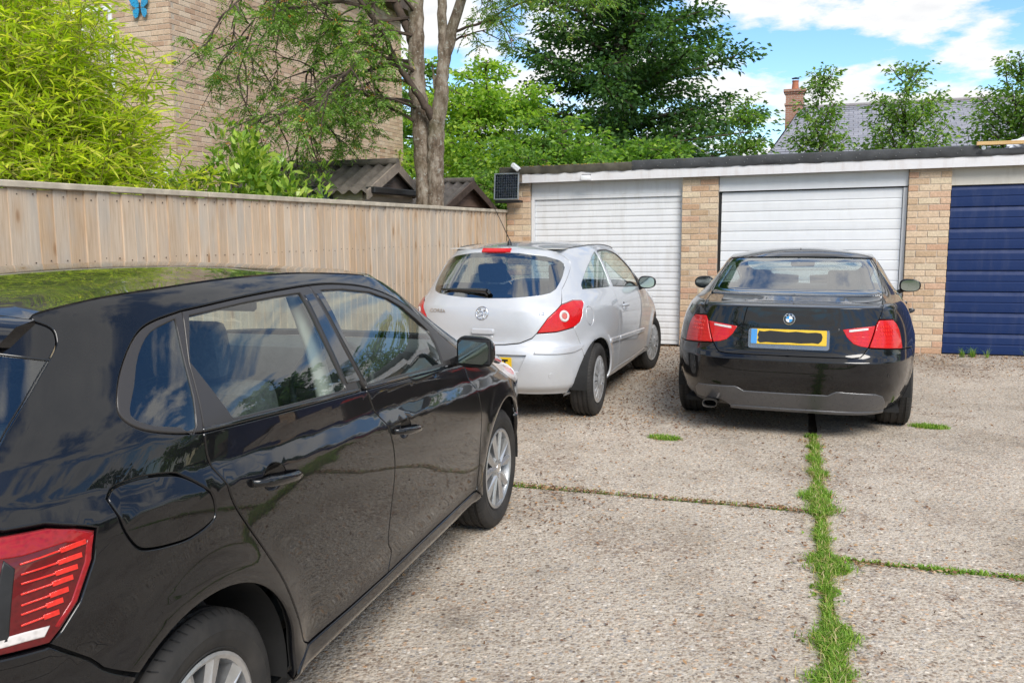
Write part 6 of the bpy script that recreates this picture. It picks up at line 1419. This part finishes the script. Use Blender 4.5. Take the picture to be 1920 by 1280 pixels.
    roof_patch('roof', loop, 1.432, P, root)
    for sd in (1, -1): m = MB(); m.tube([(sd*p[0], p[1], p[2]+.001) for p in S.P(Y([q for q in gr if q[0] > .75]), .002)], .004, 6); m.build('roof_seam', M_RUB, root, smooth=60)
    an = empty('roof_aerial', (.03, .66, 1.408), 0, root); m = MB(); m.lathe([(.022, -.01), (.018, .012), (.010, .035), (.004, .05)], 12, 'Z'); m.build('aerial_base', M_BLACKP, an, smooth=60)
    m = MB(); m.tube([(0, 0, .04), (-.02, -.16, .20), (-.045, -.34, .37)], [.004, .003, .002], 6); m.build('aerial_rod', M_BLACKP, an)
    m = MB(); m.box((-.70, .5, .19), (.70, 3.6, .22)); m.build('underfloor', M_DARKP, root)
    m = MB(); m.box((-.66, .40, .30), (.66, 2.8, .33)); m.box((-.62, .38, .33), (.62, .41, .80)); m.build('cabin_floor', M_DARKP, root)
    m = MB(); m.box((-.58, 2.40, .60), (.58, 2.80, 1.01), None, .05); m.build('dashboard', M_DASH, root, smooth=50)
    m = MB(); m.box((-.52, .42, .88), (.52, .80, .90), None, .006); m.build('parcel_shelf', M_DASH, root)
    for x in (-.34, .34): car_seat(root, x, 1.50, .36, h=.60)
    rear_bench(root, .88, .36, 1.1, .50); steering(root, .34, 2.12, .86)
    m = MB(); m.box((-.50, .62, 1.372), (.50, 1.9, 1.378)); m.build('headlining', M_PILL, root)
    return root
corsa_car = build_corsa()
# ------------------------------------------------------------------ black saloon
def build_bmw():
    RW, FW, ZW = .97, 3.73, .312
    car = Car(table([(.14, .76), (.22, .82), (.3, .872), (.45, .900), (.6, .908), (.70, .907), (.80, .896), (.88, .873), (.95, .838), (.99, .808), (1.1, .738), (1.2, .680), (1.29, .615), (1.34, .56), (1.40, .45)], [.99], .01),
        table([(.14, .2), (.22, .13), (.30, .08), (.42, .02), (.5, .005), (.595, 0), (.645, .036), (.70, .052), (.8, .072), (.93, .088), (.975, .092), (.985, .16), (1.0, .35), (1.02, .56), (1.035, .70), (1.15, 1.05), (1.28, 1.46), (1.34, 1.75), (1.40, 2.05)], [.595, .975, 1.035], .004),
        table([(.14, 4.4), (.3, 4.5), (.5, 4.531), (.65, 4.5), (.75, 4.4), (.85, 4.0), (.92, 3.5), (.97, 3.2), (1.2, 2.8), (1.33, 2.4), (1.40, 2.2)]),
        lin((.2, 4.6), (.8, 4.6), (1.0, 4.5), (1.4, 4.2)), lin((.2, 3.8), (1.4, 3.8)), 2.2, bump=flare([(RW, ZW), (FW, ZW)], .38, .014))
    root = empty('parked_car', (1.9704, 6.0908, 0), -.358); tag(root, 'black saloon with red lamps parked nose-in to the white sectional door', 'car')
    S = Shell(car, root); Y, X = S.Y, S.X; P = P_BLACK2
    glX = [(.638, 1.021), (.650, 1.035), (.640, 1.12), (.624, 1.217), (.604, 1.262), (.585, 1.276)]
    rooL = crv([(1.80, 1.288), (2.0, 1.299), (2.2, 1.301), (2.4, 1.292), (2.62, 1.240), (2.9, 1.115), (3.17, .985)], 5)
    dlo_t = crv([(1.10, 1.016), (1.14, 1.045), (1.28, 1.13), (1.50, 1.215), (1.75, 1.260), (2.05, 1.273), (2.35, 1.264), (2.58, 1.205), (2.83, 1.09), (3.03, .975)], 4)
    belt = [(1.10, 1.010), (2.05, .985), (3.03, .965)]
    rcut = crv([(1.22, 1.006), (1.26, .92), (1.33, .80), (1.40, .66), (1.45, .5), (1.47, .34)], 4); bcut = [(2.06, .985), (2.08, .7), (2.07, .33)]; fcut = crv([(3.03, .965), (3.10, .8), (3.12, .6), (3.10, .34)], 4)
    for sd in (1, -1):
        up = cat_([X(glX), Y(rooL+[(3.16, .97), (3.06, .965)]+dlo_t[::-1]+[(1.215, 1.004)]+rcut[1:]+[(1.40, .285), (1.345, .245)]+arc(RW, ZW, .368, -10, 138, 24)+[(.60, .66)]), X([(.774, .675), (.745, .814), (.70, .889), (.602, .894), (.62, .95), (.632, .995), (.638, 1.014)])])
        S.panel('rear_quarter', up, P, side=sd)
        rd = empty('rear_door', (0, 0, 0), 0, root); fd = empty('front_door', (0, 0, 0), 0, root)
        S.panel('door_skin', Y([(2.06, .985), (1.6, .998), (1.22, 1.006)]+rcut[1:]+[(1.8, .33)]+bcut[::-1][:-1]), P, rd, side=sd); S.panel('door_skin', Y([(3.03, .965), (2.5, .976), (2.06, .985)]+bcut[1:]+[(2.6, .33)]+fcut[::-1][:-1]), P, fd, side=sd)
        for hy, dd in ((1.50, rd), (2.32, fd)):
            m = MB(); pts = []
            for f in np.linspace(0, 1, 9): pc, pn = S.pos(Y([(hy+.21*f, .835)])[0], 0, sd); pts.append(pc+pn*(.045*math.sin(PI*f)**.35 if 0 < f < 1 else .0))
            m.tube(pts, .013, 8); m.build('door_handle', P, dd, smooth=60)
        tr = [p for p in dlo_t if p[0] <= 2.03]; tf = [p for p in dlo_t if p[0] >= 2.05]
        wr = tr+[(2.03, .99), (1.6, 1.002)]; wf = tf+[(3.0, .968), (2.5, .978), (2.07, .988)]
        for w_, dd in ((wr, rd), (wf, fd)):
            wp = Y(w_); ih = inset(dens(wp, .03), .022); S.panel('window_trim', wp, M_GLOSSB, dd, side=sd, holes=[ih], gap=.003, hgap=0); S.panel('window_pane', ih, G_DARK, dd, side=sd, off=-.005, gap=-.004, depth=.003, res=.08)
        S.panel('door_card', Y([(1.15, 1.022), (2.05, 1.0), (2.05, .5), (1.5, .5), (1.3, .8)]), M_DASH, rd, side=sd, off=-.024, gap=0, depth=.004, res=.2); S.panel('door_card', Y([(2.06, 1.0), (3.0, .978), (3.05, .5), (2.06, .5)]), M_DASH, fd, side=sd, off=-.024, gap=0, depth=.004, res=.2)
        S.panel('front_wing', Y(fcut+[(3.20, .30), (3.355, .245)]+arc(FW, ZW, .368, 190, 40, 24)+[(4.08, .60), (4.0, .70), (3.75, .80), (3.45, .885), (3.17, .96), (3.05, .962)]), P, side=sd)
        S.panel('sill', Y([(1.345, .24), (1.40, .28), (1.47, .334), (2.3, .324), (3.10, .334), (3.20, .294), (3.355, .24)]), P, side=sd, depth=.03)
        lo = [(.602, .891), (.698, .887), (.722, .86), (.744, .814), (.762, .74), (.772, .675), (.541, .698), (.585, .856)]; li = [(.36, .825), (.45, .838), (.577, .853), (.534, .699), (.48, .707), (.435, .724), (.391, .768)]
        tl = empty('tail_lamp', (0, 0, 0), 0, root)
        S.panel('outer_lens', X(lo), L_RED, tl, side=sd, off=.003, gap=.006, bev=.005); S.panel('inner_lens', X(li), L_RED, tl, side=sd, off=.005, gap=.004, bev=.004, depth=.01)
        S.panel('reverse_strip', X([(.405, .806), (.53, .822), (.53, .836), (.405, .822)]), L_CLR, tl, side=sd, off=.0075, gap=0, depth=.004, bev=.001)
        for k in range(3):
            z0 = .842-.030*k*.9
            for j in range(6):
                xa = .612+.016*j+.004*k
                if xa < .70+.012*k: pc, pn = S.pos(X([(xa, z0)])[0], .004, sd); slabm('lamp_diode', pc, pn, .010, .014, .002, L_BRED, tl, bev=.001, corner=.003, ns=2)
        for z0 in (.765, .738, .711): S.panel('lamp_bar', X([(.565, z0-.004), (.745, z0-.008), (.745, z0-.0055), (.565, z0-.0015)]), L_BRED, tl, side=sd, off=.0045, gap=0, depth=.004, bev=.0008)
        for z0 in (.775, .748): S.panel('lamp_bar', X([(.42, z0-.002), (.54, z0-.006), (.54, z0-.0035), (.42, z0+.0005)]), L_BRED, tl, side=sd, off=.0065, gap=0, depth=.004, bev=.0008)
        hl = cat_([Y([(3.55, .865), (4.0, .70)]), X([(.72, .66), (.40, .68), (.40, .76)], True), Y([(3.95, .80)])]); h_ = empty('headlamp', (0, 0, 0), 0, root); S.panel('lens', hl, L_CLR, h_, side=sd, gap=.005, res=.03)
        mirror_shell(root, sd, (.985, 2.78, .985), .195, .128, P, dep=.10)
        S.panel('inner_shell', np.array([(0, .24), (S.M, .24), (S.M, .66), (S.M*.86, .74), (S.M*.74, .88), (0, .90)]), M_DARKP, side=sd, off=-.03, gap=0, depth=.002, res=.12, holes=[Y(arc(RW, ZW, .380, 0, 359, 40)), Y(arc(FW, ZW, .380, 0, 359, 40))], hgap=0, dn=.1)
        arch_liner(root, RW, ZW, .379, .52, .865, sd); arch_liner(root, FW, ZW, .379, .50, .865, sd)
        wheel(root, RW, .872, .318, .235, .222, 'alloy', sd, M_ALLOY); wheel(root, FW, .872, .318, .225, .222, 'alloy', sd, M_ALLOY, steer=.0)
        if sd > 0: pass
    bt_ = empty('boot_lid', (0, 0, 0), 0, root)
    S.panel('boot_skin', sym(X([(0, 1.0205), (.30, 1.0205), (.60, 1.019), (.634, 1.014), (.629, .995), (.618, .95), (.598, .893), (.577, .854), (.536, .71), (.51, .660), (.486, .636), (.43, .629), (0, .628)])), P, bt_, res=.035, resz=.004, gap=.002, bev=.0006)
    S.panel('rear_window', sym(X([(0, 1.286), (.35, 1.283), (.575, 1.274), (.600, 1.258), (.620, 1.212), (.636, 1.12), (.645, 1.040), (.628, 1.027), (.35, 1.025), (0, 1.025)])), G_BLUE, off=-.001, gap=.0, depth=.004, res=.07)
    S.panel('window_surround', sym(X([(0, 1.290), (.35, 1.287), (.583, 1.277), (.604, 1.262), (.624, 1.217), (.640, 1.12), (.650, 1.036), (.634, 1.023), (.35, 1.0215), (0, 1.0215)])), M_GLOSSB, off=-.004, gap=.002, holes=[inset(dens(sym(X([(0, 1.286), (.35, 1.283), (.575, 1.274), (.600, 1.258), (.620, 1.212), (.636, 1.12), (.645, 1.040), (.628, 1.027), (.35, 1.025), (0, 1.025)])), .03), .022)], hgap=0, depth=.006)
    # plate with frame
    c_, n_ = S.pos(X([(0, .753)])[0], .004)
    S.panel('plate_surround', X([(-.345, .828), (.345, .828), (.30, .655), (-.30, .655)]), P, bt_, off=.003, gap=0, depth=.01, bev=.006)
    c_ = c_+n_*.004; slabm('plate_frame', c_+Vector((0, 0, -.012)), n_, .565, .150, .008, M_ALLOY if False else plain('satin_silver_trim', (.26, .27, .29), .25, .03, metal=.9), bt_, bev=.004, corner=.02)
    slabm('number_plate', c_+n_*.009+Vector((0, 0, .003)), n_, .52, .111, .003, M_YELLOW, bt_); cp = c_+n_*.0127+Vector((0, 0, .003))
    slabm('plate_band', cp+Vector((-.238, 0, 0)), n_, .042, .107, .0006, M_PLBLUE, bt_, bev=.0002, corner=.006)
    u_ = Vector((0, 0, 1)).cross(n_).normalized(); v_ = n_.cross(u_)
    out_ = [(-.205, .040), (-.17, .036), (-.13, .044), (-.06, .040), (.0, .036), (.05, .042), (.13, .036), (.19, .040), (.222, .034), (.232, .01), (.226, -.02), (.205, -.040), (.17, -.036), (.08, -.042), (.0, -.038), (-.08, -.043), (-.15, -.040), (-.195, -.046), (-.214, -.03), (-.206, -.008), (-.214, .012), (-.207, .03)]
    m = MB(); V = [cp+n_*.0012+u_*x+v_*y for x, y in out_]; k = len(V); m.add(V+[p-n_*.001 for p in V], [tuple(range(k))]+[(i, (i+1) % k, k+(i+1) % k, k+i) for i in range(k)]); m.build('plate_blackout', M_CHAR, bt_)  # blacked-out number, added as a flat shape; no cover exists there
    slabm('dealer_strip', c_+n_*.0092+Vector((-.02, 0, -.060)), n_, .46, .014, .002, M_CHAR, bt_, bev=.0005, corner=.003)
    # roundel
    c_, n_ = S.pos(X([(0, .887)])[0], .003); bd = empty('roundel', (0, 0, 0), 0, bt_); u_ = Vector((0, 0, 1)).cross(n_).normalized(); v_ = n_.cross(u_); M_ = Matrix(((u_.x, v_.x, n_.x, c_.x), (u_.y, v_.y, n_.y, c_.y), (u_.z, v_.z, n_.z, c_.z), (0, 0, 0, 1)))
    m = MB(); m.lathe([(.041, -.002), (.041, .003), (.039, .0045), (.0375, .003)], 40, 'Z', M_); m.build('outer_ring', M_CHROME, bd, smooth=50)
    m = MB(); m.lathe([(.038, .0025), (.023, .0032)], 40, 'Z', M_); m.build('black_band', M_GLOSSB, bd); m = MB(); m.lathe([(.0245, .003), (.0235, .0045), (.0222, .003)], 40, 'Z', M_); m.build('inner_ring', M_CHROME, bd)
    for q_ in range(4):
        m = MB(); V = [M_ @ Vector((0, 0, .0036))]+[M_ @ Vector((.0225*math.cos(a), .0225*math.sin(a), .0032)) for a in np.linspace(q_*PI/2, (q_+1)*PI/2, 9)]; m.add(V, [(0, i, i+1) for i in range(1, 9)]); m.build('quadrant', M_UPVC if q_ % 2 == 0 else plain('roundel_blue', (.03, .28, .62), .2, .05, coat=.5), bd)
    for s_, a0 in (('B', 2.36), ('M', 1.57), ('W', .78)): text_mesh('roundel_letter', s_, c_+u_*.0305*math.cos(a0)+v_*.0305*math.sin(a0)+n_*.0032, n_, .014, M_CHROME, bd, .0004, up=v_*math.sin(a0)+u_*math.cos(a0), bold=.0004)
    m = MB(); m.lathe([(0, .004), (.006, .003), (.007, 0)], 10, 'Z', Matrix.Translation(S.pos(X([(.02, .990)])[0], .0)[0])); m.build('washer_jet', M_BLACKP, bt_)
    # bumper, insert, exhaust
    rb = empty('rear_bumper', (0, 0, 0), 0, root)
    bh = cat_([X([(0, .625), (.43, .626), (.488, .633), (.512, .657), (.534, .694), (.774, .671)]), Y([(.60, .655)]), Y(arc(RW, ZW, .368, 140, 196, 12)), X([(.74, .235), (.5, .225), (0, .225)])])
    S.panel('bumper_skin', sym(bh), P, rb, depth=.04, resz=.007, gap=.003, bev=.0012)
    M_INS = plain('grey_bumper_insert', (.095, .095, .10), .32, .08, 30, coat=.4, metal=.3)
    S.panel('bumper_insert', X([(-.645, .372), (-.365, .385), (-.335, .372), (-.304, .352), (0, .350), (.283, .352), (.312, .372), (.339, .384), (.60, .368), (.648, .345), (.662, .215), (-.40, .218), (-.43, .245), (-.47, .265), (-.66, .265), (-.672, .335)]), M_INS, rb, off=.008, gap=.0, depth=.02, bev=.006)
    S.panel('insert_lip', X([(-.40, .205), (.655, .205), (.66, .228), (-.40, .232)]), M_INS, rb, off=.016, gap=0, depth=.02, bev=.006)
    S.panel('tow_cover', X([(.33, .372), (.56, .362), (.545, .405), (.345, .41)]), P, rb, off=.001, gap=.004, depth=.01)
    for x in (-.68, -.30, .30, .68): pc, pn = S.pos(X([(x, .50 if abs(x) > .5 else .487)])[0], .001); m = MB(); m.lathe([(.013, -.001), (.0125, .0015), (.009, .0005), (0, .001)], 18, 'Z', Matrix.Translation(pc) @ pn.to_track_quat('Z', 'Y').to_matrix().to_4x4()); m.build('parking_sensor', P, rb, smooth=50)
    ex = empty('exhaust', (-.55, .085, .232), 0, root); m = MB(); V = []; F = []; n = 32; secs = [(0, .054, .030), (-.004, .052, .028), (0, .048, .025), (.16, .046, .023)]
    for (yy, rx, rz) in [(.2, .054, .030)]+secs:
        for i in range(n): a = 2*PI*i/n; V.append((rx*math.copysign(abs(math.cos(a))**.7, math.cos(a)), yy, rz*math.copysign(abs(math.sin(a))**.8, math.sin(a))))
    for r_ in range(4):
        for i in range(n): F.append((r_*n+i, r_*n+(i+1) % n, (r_+1)*n+(i+1) % n, (r_+1)*n+i))
    m.add(V, F); m.build('tailpipe', plain('tailpipe_steel', (.22, .21, .20), .3, .2, metal=.9), ex, smooth=50); m = MB(); m.box((-.05, .15, -.025), (.05, .17, .025)); m.build('pipe_plug', M_DARKP, ex)  # dark block closes the bore of the tailpipe
    # front end, glass, roof
    bn = cat_([X([(0, .77), (.40, .765)], True), Y([(3.95, .805), (3.70, .83), (3.45, .89), (3.18, .962)]), X([(.6, .97), (0, .975)], True)]); S.panel('bonnet', symf(S, bn), P, resz=.014)
    fb = cat_([Y([(4.06, .53), (4.075, .60), (4.01, .69)]), X([(.70, .655), (.40, .68), (0, .75)], True), X([(0, .2), (.7, .2)], True), Y([(4.098, .24)]), Y(arc(FW, ZW, .368, 0, 38, 8))]); S.panel('front_bumper', symf(S, fb), P, depth=.03)
    gf = [p for p in rooL if p[0] > 2.42]; ws = cat_([X([(0, 1.315), (.45, 1.305)], True), Y(gf), X([(.62, .975), (0, .985)], True)]); S.panel('windscreen', symf(S, ws), G_CLEAR, off=-.003, gap=0, depth=.004, res=.08)
    gr = [p for p in rooL if p[0] <= 2.46]; R3 = S.P(Y(gr), .001); hd = S.P(X([(.47, 1.306), (.3, 1.314), (.1, 1.318)], True), .001); rr_ = S.P(X([(.59, 1.280), (.45, 1.288), (.3, 1.292), (.1, 1.2935)]), .001)
    mi = np.array([-1, 1, 1]); loop = list(rr_[::-1])+list(R3)+list(hd)+[p*mi for p in hd[::-1]]+[p*mi for p in R3[::-1]]+[p*mi for p in rr_]
    roof_patch('roof', loop, 1.362, P, root)
    fn = empty('shark_fin_aerial', (0, 1.80, 1.318), 0, root); bm = bmesh.new(); V = []
    m = MB(); secs = [(0.0, .004, .052), (.02, .016, .050), (.06, .024, .036), (.11, .024, .018), (.15, .010, .004)]
    V = []; F = []
    for (yy, wx, hz) in secs:
        for i in range(9): a = PI*i/8; V.append((wx*math.cos(a)*(1 if math.sin(a) < .7 else .5), yy, -.012+(hz+.012)*math.sin(a)**.8))
    for r_ in range(4):
        for i in range(8): F.append((r_*9+i, r_*9+i+1, (r_+1)*9+i+1, (r_+1)*9+i))
    F.append(tuple(range(9))); m.add(V, F); m.build('fin', P, fn, smooth=60)
    m = MB(); m.box((-.78, .45, .18), (.78, 4.2, .21)); m.build('underfloor', M_DARKP, root)
    m = MB(); m.box((-.72, .9, .30), (.72, 3.1, .33)); m.box((-.72, .88, .33), (.72, .91, .88)); m.box((-.66, .85, .90), (.66, 1.35, .93)); m.build('cabin_floor', M_DARKP, root)
    m = MB(); m.box((-.60, 2.72, .55), (.60, 3.0, .985), None, .05); m.build('dashboard', M_DASH, root, smooth=50)
    for x in (-.37, .37): car_seat(root, x, 2.0, .30, h=.60)
    rear_bench(root, 1.42, .30, 1.25, .52); steering(root, .37, 2.55, .80)
    m = MB(); m.box((-.11, 2.45, 1.17), (.11, 2.48, 1.23), None, .012); m.build('rear_view_mirror', M_BLACKP, root)
    m = MB(); m.box((-.50, 1.75, 1.295), (.50, 2.4, 1.30)); m.build('headlining', M_PILL, root)
    return root
bmw_car = build_bmw()
